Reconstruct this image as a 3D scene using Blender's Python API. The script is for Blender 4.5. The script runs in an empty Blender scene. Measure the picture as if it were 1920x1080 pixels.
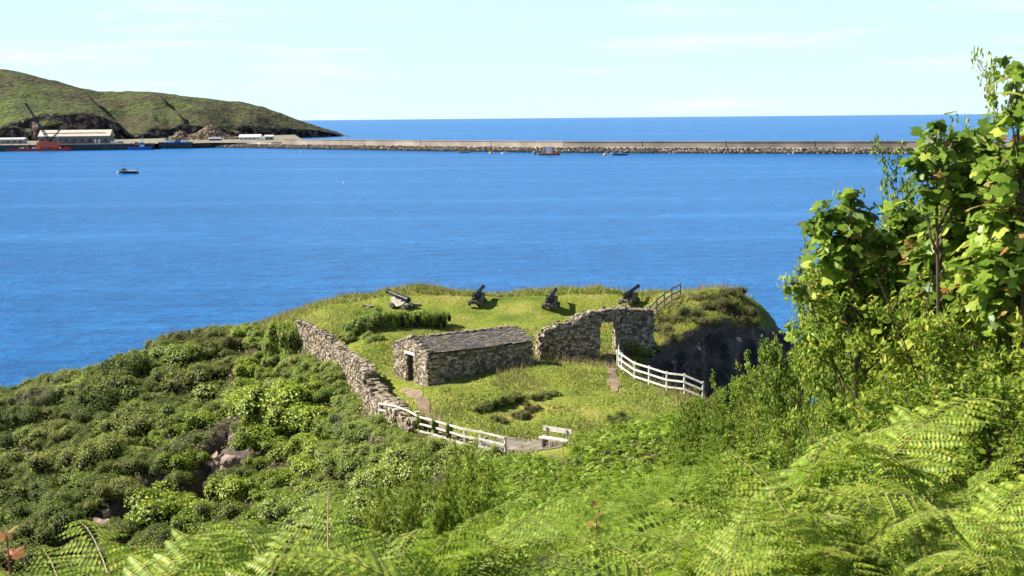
import bpy, math, random
import numpy as np
from mathutils import Matrix, Vector

random.seed(7)
RNG = np.random.default_rng(11)
scene = bpy.context.scene
COL = scene.collection

# ------------------------------------------------------------------ camera
FPX = 2500.0                                   # focal length in pixels of the 1920 px wide photograph
EYE = np.array([0.0, 0.0, 30.0])
_p, _roll = math.atan(319 / FPX), 0.0092
_f = np.array([0, math.cos(_p), -math.sin(_p)])
_u0 = np.array([0, math.sin(_p), math.cos(_p)])
_r0 = np.array([1.0, 0, 0])
_r = _r0 * math.cos(_roll) - _u0 * math.sin(_roll)
_u = _u0 * math.cos(_roll) + _r0 * math.sin(_roll)
def ray(px, py): return _f + (px - 960) / FPX * _r - (py - 540) / FPX * _u
def at_z(px, py, z):
    d = ray(px, py); return EYE + d * (z - EYE[2]) / d[2]
def at_y(px, py, y):
    d = ray(px, py); return EYE + d * y / d[1]
def project(P):
    v = np.asarray(P, float) - EYE; a = v @ _f
    return 960 + FPX * (v @ _r) / a, 540 - FPX * (v @ _u) / a

cam_d = bpy.data.cameras.new('camera')
cam = bpy.data.objects.new('camera', cam_d); COL.objects.link(cam)
cam_d.sensor_width = 36.0; cam_d.lens = FPX / 1920 * 36
cam_d.clip_start = 0.1; cam_d.clip_end = 120000
cam.matrix_world = Matrix(((_r[0], _u[0], -_f[0], EYE[0]), (_r[1], _u[1], -_f[1], EYE[1]), (_r[2], _u[2], -_f[2], EYE[2]), (0, 0, 0, 1)))
cam_d.dof.use_dof = True; cam_d.dof.focus_distance = 60; cam_d.dof.aperture_fstop = 9.5
scene.camera = cam

# ------------------------------------------------------------------ sky, sun, exposure
SUN_EL = math.radians(40)
TO_SUN = np.array([-0.97, 0.22]); TO_SUN /= np.linalg.norm(TO_SUN)
world = bpy.data.worlds.new('World'); scene.world = world; world.use_nodes = True
wn, wl = world.node_tree.nodes, world.node_tree.links
wn.clear()
sky = wn.new('ShaderNodeTexSky'); sky.sky_type = 'NISHITA'; sky.sun_disc = False
sky.sun_elevation = SUN_EL
sky.sun_rotation = math.atan2(TO_SUN[0], TO_SUN[1])
sky.air_density = 1.0; sky.dust_density = 0.0; sky.ozone_density = 6.0
bg = wn.new('ShaderNodeBackground'); bg.inputs['Strength'].default_value = 0.051
wo = wn.new('ShaderNodeOutputWorld')
tc = wn.new('ShaderNodeTexCoord'); mp = wn.new('ShaderNodeMapping'); mp.inputs['Scale'].default_value = (2.2, 2.2, 26)
nz = wn.new('ShaderNodeTexNoise'); nz.inputs['Scale'].default_value = 2.4; nz.inputs['Detail'].default_value = 7; nz.inputs['Roughness'].default_value = 0.55
cr = wn.new('ShaderNodeValToRGB'); cr.color_ramp.elements[0].position = 0.52; cr.color_ramp.elements[1].position = 0.78
cr.color_ramp.elements[1].color = (0.45, 0.45, 0.45, 1)
mx = wn.new('ShaderNodeMixRGB'); mx.inputs['Color2'].default_value = (13.5, 13.6, 13.6, 1)
veil = wn.new('ShaderNodeMixRGB'); veil.inputs['Color2'].default_value = (9.1, 12.0, 13.3, 1)   # bright haze low in the sky all round
wl.new(tc.outputs['Generated'], mp.inputs['Vector']); wl.new(mp.outputs['Vector'], nz.inputs['Vector'])
wl.new(nz.outputs['Fac'], cr.inputs['Fac']); wl.new(cr.outputs['Color'], mx.inputs['Fac'])
sep = wn.new('ShaderNodeSeparateXYZ'); wl.new(tc.outputs['Generated'], sep.inputs['Vector'])
vr = wn.new('ShaderNodeMapRange'); vr.interpolation_type = 'SMOOTHSTEP'; vr.inputs['From Min'].default_value = 0.07; vr.inputs['From Max'].default_value = 0.32; vr.inputs['To Min'].default_value = 0.72; vr.inputs['To Max'].default_value = 0.0
wl.new(sep.outputs['Z'], vr.inputs['Value']); wl.new(vr.outputs['Result'], veil.inputs['Fac'])
wl.new(sky.outputs['Color'], veil.inputs['Color1']); wl.new(veil.outputs['Color'], mx.inputs['Color1']); wl.new(mx.outputs['Color'], bg.inputs['Color'])
wl.new(bg.outputs['Background'], wo.inputs['Surface'])

sun_d = bpy.data.lights.new('sun', 'SUN'); sun_d.energy = 5.0; sun_d.angle = math.radians(0.53); sun_d.color = (1.0, 0.95, 0.86)
sun = bpy.data.objects.new('sun', sun_d); COL.objects.link(sun)
_s = Vector((-TO_SUN[0] * math.cos(SUN_EL), -TO_SUN[1] * math.cos(SUN_EL), -math.sin(SUN_EL)))
sun.rotation_euler = _s.to_track_quat('-Z', 'Y').to_euler(); sun.location = (-60, 0, 120)

scene.view_settings.view_transform = 'Standard'; scene.view_settings.look = 'None'
scene.view_settings.exposure = 0.97; scene.view_settings.gamma = 1.0
scene.render.engine = 'CYCLES'
scene.cycles.max_bounces = 6; scene.cycles.transparent_max_bounces = 4; scene.cycles.diffuse_bounces = 3

# ------------------------------------------------------------------ helpers: materials
def new_mat(name):
    m = bpy.data.materials.new(name); m.use_nodes = True
    n = m.node_tree.nodes; l = m.node_tree.links
    return m, n, l, n['Principled BSDF']
def ramp(n, stops):
    c = n.new('ShaderNodeValToRGB'); e = c.color_ramp.elements
    while len(e) < len(stops): e.new(0.5)
    for k, (pos, col) in enumerate(stops):
        e[k].position = pos; e[k].color = (*col, 1)
    return c
def plain(name, col, rough=0.7, var=0.25, scale=3.0, bump=0.0, metal=0.0):
    m, n, l, b = new_mat(name)
    t = n.new('ShaderNodeTexCoord'); z = n.new('ShaderNodeTexNoise'); z.inputs['Scale'].default_value = scale; z.inputs['Detail'].default_value = 6
    lo = tuple(c * (1 - var) for c in col); hi = tuple(min(1, c * (1 + var)) for c in col)
    r = ramp(n, [(0.3, lo), (0.7, hi)])
    l.new(t.outputs['Object'], z.inputs['Vector']); l.new(z.outputs['Fac'], r.inputs['Fac']); l.new(r.outputs['Color'], b.inputs['Base Color'])
    b.inputs['Roughness'].default_value = rough; b.inputs['Metallic'].default_value = metal
    if bump:
        bp = n.new('ShaderNodeBump'); bp.inputs['Strength'].default_value = bump; bp.inputs['Distance'].default_value = 0.05
        l.new(z.outputs['Fac'], bp.inputs['Height']); l.new(bp.outputs['Normal'], b.inputs['Normal'])
    return m
def leafy(name, stops, transl=0.35, rough=0.45, patch=None, obj_var=0.25, spec=0.5, bend=0.0, gain=1.0):
    """foliage: colour varies leaf by leaf, plant by plant and over the ground"""
    m, n, l, b = new_mat(name)
    stops = [(p_, tuple(min(.8, c_ * gain) for c_ in cc)) for p_, cc in stops]
    g = n.new('ShaderNodeNewGeometry'); r = ramp(n, stops)
    oi = n.new('ShaderNodeObjectInfo')
    mix = n.new('ShaderNodeMath'); mix.operation = 'MULTIPLY_ADD'; mix.inputs[1].default_value = obj_var
    sub = n.new('ShaderNodeMath'); sub.operation = 'SUBTRACT'; sub.inputs[1].default_value = 0.5
    l.new(oi.outputs['Random'], sub.inputs[0]); l.new(sub.outputs[0], mix.inputs[0]); l.new(g.outputs['Random Per Island'], mix.inputs[2])
    l.new(mix.outputs[0], r.inputs['Fac'])
    colour = r.outputs['Color']
    if patch:
        sc, col2, amt = patch
        z = n.new('ShaderNodeTexNoise'); z.inputs['Scale'].default_value = sc; z.inputs['Detail'].default_value = 3
        l.new(g.outputs['Position'], z.inputs['Vector'])
        pr = n.new('ShaderNodeMapRange'); pr.inputs['From Min'].default_value = 0.48; pr.inputs['From Max'].default_value = 0.66; pr.inputs['To Max'].default_value = amt
        l.new(z.outputs['Fac'], pr.inputs['Value'])
        mc = n.new('ShaderNodeMixRGB'); mc.inputs['Color2'].default_value = (*col2, 1)
        l.new(pr.outputs['Result'], mc.inputs['Fac']); l.new(colour, mc.inputs['Color1']); colour = mc.outputs['Color']
    l.new(colour, b.inputs['Base Color']); b.inputs['Roughness'].default_value = rough
    b.inputs['Specular IOR Level'].default_value = spec
    if bend:
        va = n.new('ShaderNodeVectorMath'); va.operation = 'ADD'; va.inputs[1].default_value = (0, 0, bend); vn = n.new('ShaderNodeVectorMath'); vn.operation = 'NORMALIZE'
        l.new(g.outputs['Normal'], va.inputs[0]); l.new(va.outputs[0], vn.inputs[0]); l.new(vn.outputs[0], b.inputs['Normal'])
    if transl > 0:
        t = n.new('ShaderNodeBsdfTranslucent'); ms = n.new('ShaderNodeMixShader'); ms.inputs['Fac'].default_value = transl
        l.new(colour, t.inputs['Color']); l.new(b.outputs['BSDF'], ms.inputs[1]); l.new(t.outputs['BSDF'], ms.inputs[2])
        l.new(ms.outputs['Shader'], n['Material Output'].inputs['Surface'])
    return m

# ------------------------------------------------------------------ helpers: geometry
class MB:
    """collects triangles and quads for ONE mesh object"""
    def __init__(s): s.v = []; s.q = []; s.t = []; s.n = 0
    def add(s, V, Q=None, T=None):
        V = np.asarray(V, float).reshape(-1, 3)
        if Q is not None and len(Q): s.q.append(np.asarray(Q, int).reshape(-1, 4) + s.n)
        if T is not None and len(T): s.t.append(np.asarray(T, int).reshape(-1, 3) + s.n)
        s.v.append(V); s.n += len(V); return s
    def box(s, c, size, rz=0.0, R=None, taper=0.0):
        x, y, z = np.array(size) / 2
        V = np.array([[-x, -y, -z], [x, -y, -z], [x, y, -z], [-x, y, -z], [-x, -y, z], [x, -y, z], [x, y, z], [-x, y, z]])
        if taper: V[4:, :2] *= (1 - taper)
        if R is not None: V = V @ np.asarray(R).T
        elif rz: V = V @ rotz(rz).T
        return s.add(V + np.array(c), BOXQ)
    def bar(s, a, b, w, h):
        """a square-section bar from a to b; w across, h in height"""
        a = np.array(a, float); b = np.array(b, float); d = b - a; L = np.linalg.norm(d); d = d / L
        up = np.array([0, 0, 1.0]) if abs(d[2]) < 0.95 else np.array([0, 1.0, 0])
        sd = np.cross(d, up); sd /= np.linalg.norm(sd); up = np.cross(sd, d)
        R = np.stack([d, sd, up], 1)
        return s.box((a + b) / 2, (L, w, h), R=R)
    def tube(s, pts, rad, seg=6):
        pts = np.asarray(pts, float); rad = np.broadcast_to(np.asarray(rad, float), (len(pts),))
        V = []
        for i, p in enumerate(pts):
            d = pts[min(i + 1, len(pts) - 1)] - pts[max(i - 1, 0)]; d = d / (np.linalg.norm(d) + 1e-9)
            a = np.cross(d, [0.31, 0.17, 0.94]); a /= np.linalg.norm(a) + 1e-9; b = np.cross(d, a)
            th = np.arange(seg) * 2 * math.pi / seg
            V.append(p + rad[i] * (np.cos(th)[:, None] * a + np.sin(th)[:, None] * b))
        Q = []
        for i in range(len(pts) - 1):
            for k in range(seg): Q.append((i * seg + k, i * seg + (k + 1) % seg, (i + 1) * seg + (k + 1) % seg, (i + 1) * seg + k))
        T = [(0, k + 1, k) for k in range(1, seg - 1)]; o = (len(pts) - 1) * seg; T += [(o, o + k, o + k + 1) for k in range(1, seg - 1)]
        return s.add(np.concatenate(V), Q, T)
    def build(s, name, mat, parent=None, smooth=False):
        me = bpy.data.meshes.new(name)
        V = np.concatenate(s.v); nq = sum(len(a) for a in s.q); nt = sum(len(a) for a in s.t)
        loops = np.concatenate([a.ravel() for a in s.q] + [a.ravel() for a in s.t])
        starts = np.concatenate([np.arange(nq) * 4, nq * 4 + np.arange(nt) * 3])
        me.vertices.add(len(V)); me.vertices.foreach_set('co', V.astype(np.float32).ravel())
        me.loops.add(len(loops)); me.loops.foreach_set('vertex_index', loops.astype(np.int32))
        me.polygons.add(nq + nt); me.polygons.foreach_set('loop_start', starts.astype(np.int32))
        me.polygons.foreach_set('use_smooth', np.full(nq + nt, bool(smooth)))
        me.update(calc_edges=True); me.validate()
        me.materials.append(mat)
        o = bpy.data.objects.new(name, me); COL.objects.link(o)
        if parent is not None: o.parent = parent
        return o
BOXQ = [(0, 3, 2, 1), (4, 5, 6, 7), (0, 1, 5, 4), (1, 2, 6, 5), (2, 3, 7, 6), (3, 0, 4, 7)]
def rotz(a):
    c, s = math.cos(a), math.sin(a); return np.array([[c, -s, 0], [s, c, 0], [0, 0, 1.0]])
def tag(o, label, cat, group=None, kind=None):
    if label: o['label'] = label
    if cat: o['category'] = cat
    if group: o['group'] = group
    if kind: o['kind'] = kind
    return o
def empty(name, loc, rz=0.0, scale=1.0):
    e = bpy.data.objects.new(name, None); COL.objects.link(e); e.location = Vector(loc); e.rotation_euler = (0, 0, rz); e.scale = (scale,) * 3
    e.empty_display_size = 0.2
    return e
def inst(name, src, loc, rz=0.0, scale=(1, 1, 1), parent=None, rot=None):
    o = src.copy(); o.name = name; COL.objects.link(o)
    o.location = Vector(loc); o.scale = scale if hasattr(scale, '__len__') else (scale,) * 3
    o.rotation_euler = rot if rot is not None else (0, 0, rz)
    o.parent = parent
    return o
def structure(o): o['kind'] = 'structure'; return o

# value noise
def _hash(ix, iy, iz, seed):
    h = (ix * 374761393 + iy * 668265263 + iz * 2147483647 + seed * 974634777) & 0xFFFFFFFF
    h = ((h ^ (h >> 13)) * 1274126177) & 0xFFFFFFFF
    return ((h ^ (h >> 16)) & 0xFFFF) / 65535.0
def vnoise(P, scale, seed=0):
    P = np.asarray(P, float) * scale; i = np.floor(P).astype(np.int64); f = P - i; f = f * f * (3 - 2 * f)
    r = 0
    for dx in (0, 1):
        for dy in (0, 1):
            for dz in (0, 1):
                w = (f[..., 0] if dx else 1 - f[..., 0]) * (f[..., 1] if dy else 1 - f[..., 1]) * (f[..., 2] if dz else 1 - f[..., 2])
                r = r + w * _hash(i[..., 0] + dx, i[..., 1] + dy, i[..., 2] + dz, seed)
    return r * 2 - 1
def fbm(P, scale, oct=4, seed=0):
    return sum(vnoise(P, scale * 2 ** k, seed + k) * 0.5 ** k for k in range(oct))
def xyz(X, Y, Z=None): return np.stack([X, Y, np.zeros_like(X) if Z is None else Z], -1)
def seg_dist(X, Y, line):
    """distance to a polyline, and the signed side of the nearest segment"""
    best = np.full(np.shape(X), 1e9); side = np.zeros(np.shape(X))
    for (ax, ay), (bx, by) in zip(line[:-1], line[1:]):
        dx, dy = bx - ax, by - ay; t = np.clip(((X - ax) * dx + (Y - ay) * dy) / (dx * dx + dy * dy), 0, 1)
        ex, ey = X - ax - t * dx, Y - ay - t * dy; d = np.hypot(ex, ey); sg = np.sign(dx * (Y - ay) - dy * (X - ax))
        m = d < best; best = np.where(m, d, best); side = np.where(m, sg, side)
    return best, side
def inside(X, Y, poly):
    c = np.zeros(np.shape(X), bool)
    for (ax, ay), (bx, by) in zip(poly, poly[1:] + poly[:1]):
        if ay != by: c ^= ((ay > Y) != (by > Y)) & (X < (bx - ax) * (Y - ay) / (by - ay) + ax)
    return c

# ------------------------------------------------------------------ the ground of the near headland
CTRL = [  # x, y, z
 (0,-6,28.6),(-6,-6,27.5),(8,-6,29.2),(0,0,28.2),(0,4,27.8),(0,10,25.4),(0,20,22.6),(0,30,19.8),(0,42,16.4),(0,52,14.2),(0,60,13.4),(0,66,13.2),
 (2,4,28.0),(5,5,28),(4,10,26),(8,10,27),(4,20,23.3),(8,20,24.5),(4.5,30,20.9),(8,30,22.4),(5,40,18.2),(9,40,19.6),(15,30,25),(15,45,20),(6,52,15.6),(9,58,16),(9,66,14.4),(15,65,12),
 (-3,4,27.45),(-1.2,5.5,27.2),(1.5,6.5,27.2),(-5,10,23),(-4,20,20),(-4,30,17.4),(-4,42,14.4),(-3.5,52,13.2),(-8,20,17),(-9,30,13.5),(-12,45,8),(-7,52,10.5),(-13,60,5.5),(-25,20,13),(-30,40,5),(-45,30,8),(-45,60,0),
 (-18,70,4),(-30,73,2.5),(-48,76,1.5),(-10,66,8.8),(-6,64,11.8),
 # yard
 (-4,71,13.3),(-1,68,13.2),(3,68,13.3),(-6.5,76,13.7),(-5,78,14),(-7.5,82,14.2),(-3,74,13.9),(-1,77,14.6),(1,79.5,14.8),(3.5,79,14.6),(0,73,13.7),(4,74,14),(6.5,78,14.1),(6.4,83,14.1),(6.3,87,14.1),(3,85,14.3),(1,86,14.4),(-6,87,14.2),(0,90,14.5),(7,71,13.9),(10,75,14),(6,92,14.6),
 # terrace and parapet bank
 (-9,97,15.3),(-8.5,100.5,15.5),(-2.6,100.5,15.5),(3,100,15.5),(9.2,100.5,15.6),(0,96.5,15.3),(5,96,15.2),(-5,96,15.1),(-2,93,14.7),(-14,100,15.3),(-13,95,15.1),(-16,99,14.9),(-11,89,14.3),
 (-7,104.4,16.5),(1,104.2,16.5),(8,103.6,16.5),(-14,104.5,15.8),(-20,108,13.6),(-5,110,14),(5,110,14),(-3,118,7),(6,117,7),(0,128,-2),(0,145,-5),
 # right mound
 (10.5,92,15.4),(12.5,96,16.4),(13.5,99,16.9),(15.5,100.5,17),(18,98,16.2),(13,92.5,16),(15.5,95,16.3),(19,102,15.2),(14,105,15.4),(15,112,9),(22,104,9),(24,112,-2),(30,100,-4),
 # outside the left wall
 (-17,98.5,12.3),(-13.5,91,12.2),(-10.5,84,12.2),(-8.8,78,12.4),(-6.8,72.5,12.3),(-4,68,12.4),
 (-12,76,9),(-17.5,80,7),(-19,90,9.8),(-17,94,11),(-22,78,5.2),(-25,88,8.4),(-33,100,10),(-36,98,9.6),(-33,88,6.8),(-30,80,5),(-29,106,11.2),(-25,112,11.6),(-22,112,12.2),
 (-45,98,7),(-55,96,3),(-50,85,2),(-22,124,4),(-34,116,5),(-44,110,4),(-30,135,-4),(-52,118,-3),(-65,105,-4),(-65,70,-4),(-65,30,0),
 # right, beyond the thicket
 (25,60,11),(35,60,6),(40,40,14),(50,55,0),(30,85,-3),(45,90,-5),(40,130,-6),(55,20,20),(30,10,27),
]
CT = np.array(CTRL, float)
def _tps_fit(c, reg=0.02):
    n = len(c); d2 = ((c[:, None, :2] - c[None, :, :2]) ** 2).sum(-1)
    K = 0.5 * d2 * np.log(d2 + 1e-9); K[np.arange(n), np.arange(n)] = reg * 10
    Pm = np.c_[np.ones(n), c[:, :2]]
    A = np.block([[K, Pm], [Pm.T, np.zeros((3, 3))]]); b = np.r_[c[:, 2], 0, 0, 0]
    return np.linalg.solve(A, b)
TPS = _tps_fit(CT)
def tps(X, Y):
    out = TPS[-3] + TPS[-2] * X + TPS[-1] * Y
    for w, (cx, cy, _) in zip(TPS[:-3], CT):
        d2 = (X - cx) ** 2 + (Y - cy) ** 2; out = out + w * 0.5 * d2 * np.log(d2 + 1e-9)
    return out
COVE = [(9.3,88.9),(8.3,85.5),(8.2,82),(9.3,79.2),(10.8,77.2),(13.5,75.8),(20,73),(50,66),(50,112),(24,103),(20.4,98),(18,94.3),(14.8,92),(11.8,90.6)]
GX = np.arange(-80, 60.01, 0.5); GY = np.arange(-6, 150.01, 0.5)
XX, YY = np.meshgrid(GX, GY)
HH = tps(XX, YY)
_rough = np.clip((np.hypot(XX, YY) - 3) / 10, 0.1, 1)
HH += fbm(xyz(XX, YY), 0.22, 3, 5) * 0.28 * _rough + fbm(xyz(XX, YY), 0.9, 2, 9) * 0.10 * _rough
_d, _ = seg_dist(XX, YY, COVE + COVE[:1]); _in = inside(XX, YY, COVE)
_sd = np.where(_in, _d, -_d) + fbm(xyz(XX, YY), 0.6, 3, 21) * 0.35
_k = np.clip(_sd / 1.3, 0, 1); _k = _k * _k * (3 - 2 * _k)
HH = HH * (1 - _k) + np.minimum(HH, 1.0 - (XX - 10) * 0.12) * _k
NOTCH = [(-22.6, 82.6, .9, 5.6, -.6), (-18.6, 84.4, 1.3, 3.6, -.45), (-18.6, 88.2, .8, 1.4, -.5), (-26.2, 80.4, .9, 1.6, -.4), (-27.5, 73.0, 3.0, 2.0, -.2)]   # x, y, half width, depth, azimuth of the rock steps
for nx0, ny0, hw, dep, az in NOTCH:
    cx_, sx_ = math.cos(az), math.sin(az); u_ = (XX - nx0) * cx_ + (YY - ny0) * sx_; v_ = -(XX - nx0) * sx_ + (YY - ny0) * cx_
    HH -= dep * np.clip(1.7 - abs(u_) / (hw * .8), 0, 1) * np.clip((-v_ + .3) / .6, 0, 1) * np.clip(1 + v_ / 7, 0, 1)
HH = np.maximum(HH, -6)
FORT = [(-15.8, 99), (-12.4, 92), (-9.7, 85), (-8.3, 79.5), (-6, 73.5), (-4.5, 71), (-.6, 65), (2.5, 62.5), (7, 66), (10.5, 70), (12, 75.5), (9, 79), (8, 82), (8.2, 86), (9.3, 89.2), (14, 92.2), (18, 95), (20, 99), (18, 105), (10, 107), (-6, 108), (-16, 107), (-21, 109), (-24, 112), (-21, 106)]
def ground(x, y):
    fx = np.clip((np.asarray(x, float) - GX[0]) / 0.5, 0, len(GX) - 1.001); fy = np.clip((np.asarray(y, float) - GY[0]) / 0.5, 0, len(GY) - 1.001)
    i, j = fx.astype(int), fy.astype(int); a, b = fx - i, fy - j
    return HH[j, i] * (1 - a) * (1 - b) + HH[j, i + 1] * a * (1 - b) + HH[j + 1, i] * (1 - a) * b + HH[j + 1, i + 1] * a * b
def hit(px, py, lift=0.0):
    """where the line of sight through a photo pixel meets the near ground"""
    d = ray(px, py)
    for t in np.arange(2.0, 150, 0.2):
        P = EYE + d * t
        if P[2] < ground(P[0], P[1]) + lift: return P
    return EYE + d * 150
def grid_quads(nx, ny):
    i, j = np.meshgrid(np.arange(nx - 1), np.arange(ny - 1)); a = (j * nx + i).ravel()
    return np.stack([a, a + 1, a + nx + 1, a + nx], 1)

m_ground, n, l, b = new_mat('headland_ground')
g = n.new('ShaderNodeNewGeometry'); z1 = n.new('ShaderNodeTexNoise'); z1.inputs['Scale'].default_value = 0.35; z1.inputs['Detail'].default_value = 8
z2 = n.new('ShaderNodeTexNoise'); z2.inputs['Scale'].default_value = 4.0; z2.inputs['Detail'].default_value = 6
for z in (z1, z2): l.new(g.outputs['Position'], z.inputs['Vector'])
r1 = ramp(n, [(0.3, (0.12, 0.17, 0.018)), (0.5, (0.23, 0.27, 0.030)), (0.7, (0.34, 0.30, 0.075))]); l.new(z1.outputs['Fac'], r1.inputs['Fac'])
mm = n.new('ShaderNodeMixRGB'); mm.blend_type = 'MULTIPLY'; mm.inputs['Fac'].default_value = 0.7; l.new(r1.outputs['Color'], mm.inputs['Color1'])
r2 = ramp(n, [(0.3, (0.5, 0.5, 0.5)), (0.7, (1.1, 1.1, 1.1))]); l.new(z2.outputs['Fac'], r2.inputs['Fac']); l.new(r2.outputs['Color'], mm.inputs['Color2'])
sx = n.new('ShaderNodeSeparateXYZ'); l.new(g.outputs['True Normal'], sx.inputs['Vector'])
mr = n.new('ShaderNodeMapRange'); mr.inputs['From Min'].default_value = 0.72; mr.inputs['From Max'].default_value = 0.5; l.new(sx.outputs['Z'], mr.inputs['Value'])
r3 = ramp(n, [(0.3, (0.06, 0.045, 0.038)), (0.7, (0.17, 0.125, 0.10))]); l.new(z2.outputs['Fac'], r3.inputs['Fac'])
m3 = n.new('ShaderNodeMixRGB'); l.new(mr.outputs['Result'], m3.inputs['Fac']); l.new(mm.outputs['Color'], m3.inputs['Color1']); l.new(r3.outputs['Color'], m3.inputs['Color2'])
l.new(m3.outputs['Color'], b.inputs['Base Color']); b.inputs['Roughness'].default_value = 0.95; b.inputs['Specular IOR Level'].default_value = 0.2
bp = n.new('ShaderNodeBump'); bp.inputs['Strength'].default_value = 0.7; bp.inputs['Distance'].default_value = 0.15
l.new(z2.outputs['Fac'], bp.inputs['Height']); l.new(bp.outputs['Normal'], b.inputs['Normal'])
at_ = n.new('ShaderNodeAttribute'); at_.attribute_name = 'turf'
soil = ramp(n, [(0.3, (0.030, 0.026, 0.014)), (0.7, (0.085, 0.066, 0.035))]); l.new(z2.outputs['Fac'], soil.inputs['Fac'])
ms_ = n.new('ShaderNodeMixRGB'); l.new(at_.outputs['Fac'], ms_.inputs['Fac']); l.new(soil.outputs['Color'], ms_.inputs['Color1']); l.new(mm.outputs['Color'], ms_.inputs['Color2']); l.new(ms_.outputs['Color'], m3.inputs['Color1'])
GROUND = structure(MB().add(xyz(XX, YY, HH).reshape(-1, 3), grid_quads(len(GX), len(GY))).build('ground', m_ground, smooth=True))
_fd, _ = seg_dist(XX, YY, FORT + FORT[:1]); _turf = np.clip(np.where(inside(XX, YY, FORT), _fd, -_fd) / .8 + .7 + fbm(xyz(XX, YY), .8, 2, 3) * .5, 0, 1)
GROUND.data.attributes.new('turf', 'FLOAT', 'POINT').data.foreach_set('value', _turf.astype(np.float32).ravel())

# ------------------------------------------------------------------ the sea
m_sea, n, l, b = new_mat('sea_water')
g = n.new('ShaderNodeNewGeometry')
def _noise(scale, stretch, detail=4, rough=0.6):
    mpn = n.new('ShaderNodeMapping'); mpn.inputs['Scale'].default_value = stretch; l.new(g.outputs['Position'], mpn.inputs['Vector'])
    z = n.new('ShaderNodeTexNoise'); z.inputs['Scale'].default_value = scale; z.inputs['Detail'].default_value = detail; z.inputs['Roughness'].default_value = rough
    l.new(mpn.outputs['Vector'], z.inputs['Vector']); return z
zw = _noise(0.8, (0.75, 1.0, 1.0), 6, 0.7); zs = _noise(0.012, (0.25, 1.6, 1.0), 5, 0.6); zr = _noise(0.22, (0.5, 1.0, 1.0), 6, 0.65)
cs = ramp(n, [(0.3, (0.008, 0.145, 0.42)), (0.55, (0.012, 0.172, 0.48)), (0.78, (0.045, 0.25, 0.60))]); l.new(zs.outputs['Fac'], cs.inputs['Fac'])
cw = ramp(n, [(0.3, (0.45, 0.55, 0.62)), (0.68, (1.35, 1.25, 1.2))]); l.new(zw.outputs['Fac'], cw.inputs['Fac'])
ml = n.new('ShaderNodeMixRGB'); ml.blend_type = 'MULTIPLY'; ml.inputs['Fac'].default_value = 0.8
cr_ = ramp(n, [(0.3, (0.55, 0.62, 0.68)), (0.7, (1.4, 1.3, 1.25))]); l.new(zr.outputs['Fac'], cr_.inputs['Fac']); ml2 = n.new('ShaderNodeMixRGB'); ml2.blend_type = 'MULTIPLY'; ml2.inputs['Fac'].default_value = 0.8
l.new(cs.outputs['Color'], ml.inputs['Color1']); l.new(cw.outputs['Color'], ml.inputs['Color2']); l.new(ml.outputs['Color'], ml2.inputs['Color1']); l.new(cr_.outputs['Color'], ml2.inputs['Color2']); l.new(ml2.outputs['Color'], b.inputs['Base Color'])
b.inputs['Roughness'].default_value = 0.25; b.inputs['IOR'].default_value = 1.33; b.inputs['Specular IOR Level'].default_value = 0.07
bp = n.new('ShaderNodeBump'); bp.inputs['Strength'].default_value = 1.0; bp.inputs['Distance'].default_value = 0.9
l.new(zw.outputs['Fac'], bp.inputs['Height'])
bp2 = n.new('ShaderNodeBump'); bp2.inputs['Strength'].default_value = 0.6; bp2.inputs['Distance'].default_value = 2.5
l.new(zr.outputs['Fac'], bp2.inputs['Height']); l.new(bp.outputs['Normal'], bp2.inputs['Normal']); l.new(bp2.outputs['Normal'], b.inputs['Normal'])
structure(MB().add([(-70000, -300, 0), (70000, -300, 0), (70000, 75000, 0), (-70000, 75000, 0)], [(0, 1, 2, 3)]).build('sea', m_sea))

# ------------------------------------------------------------------ the far headland with its quarried cliff
def hor(px): return 221 - 0.0092 * (px - 960)
def interp(x, pts): return np.interp(x, [p[0] for p in pts], [p[1] for p in pts])
RIDGE = [(-500,120),(-250,128),(0,139),(60,146),(110,156),(200,171),(300,175),(400,184),(470,197),(520,211),(570,224),(610,238),(640,247),(658,256)]
BASED = [(-500,1600),(0,1760),(200,1820),(300,1900),(400,2000),(500,2140),(600,2290),(660,2400)]
RIDGD = [(-500,2250),(0,2300),(300,2420),(470,2420),(560,2400),(620,2390),(660,2425)]
CTOP = [(-500,228),(0,240),(20,228),(45,219),(100,213),(190,217),(215,226),(250,240),(300,232),(330,238),(360,228),(400,234),(450,242),(480,236),(520,240),(560,243),(600,243),(630,250),(655,256)]
PXS = np.concatenate([np.arange(-480, 560, 4.0), np.arange(560, 661, 2.0)]); NT = 60
hx = []
for px in PXS:
    db, dr = interp(px, BASED), interp(px, RIDGD)
    zr = max(0.5, 30 + (hor(px) - interp(px, RIDGE)) / FPX * dr)
    dc = db + (dr - db) * 0.045; zc = np.clip(30 + (hor(px) - interp(px, CTOP)) / FPX * dc, 0.4, zr * 0.95)
    T = np.linspace(0, 1, NT); dd = np.where(T < 0.3, db + (dc - db) * T / 0.3, np.where(T < 0.8, dc + (dr - dc) * (T - 0.3) / 0.5, dr + (T - 0.8) / 0.2 * 500))
    q = (T - 0.3) / 0.5
    zz = np.where(T < 0.3, -3 + (zc + 3) * np.clip(T / 0.3, 0, 1) ** 0.8, np.where(T < 0.8, zc + (zr - zc) * np.sin(np.clip(q, 0, 1) * math.pi / 2) ** 0.9, zr - (zr + 6) * ((T - 0.8) / 0.2) ** 1.5))
    hx.append(np.stack([(px - 960) / FPX * dd / math.cos(_p) * 1.0, dd, zz], 1))
HV = np.array(hx)                                             # (npx, NT, 3)
X_, Y_, Z_ = HV[..., 0].copy(), HV[..., 1].copy(), HV[..., 2].copy()
amp = np.clip(Z_ / 30, 0, 1)
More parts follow.
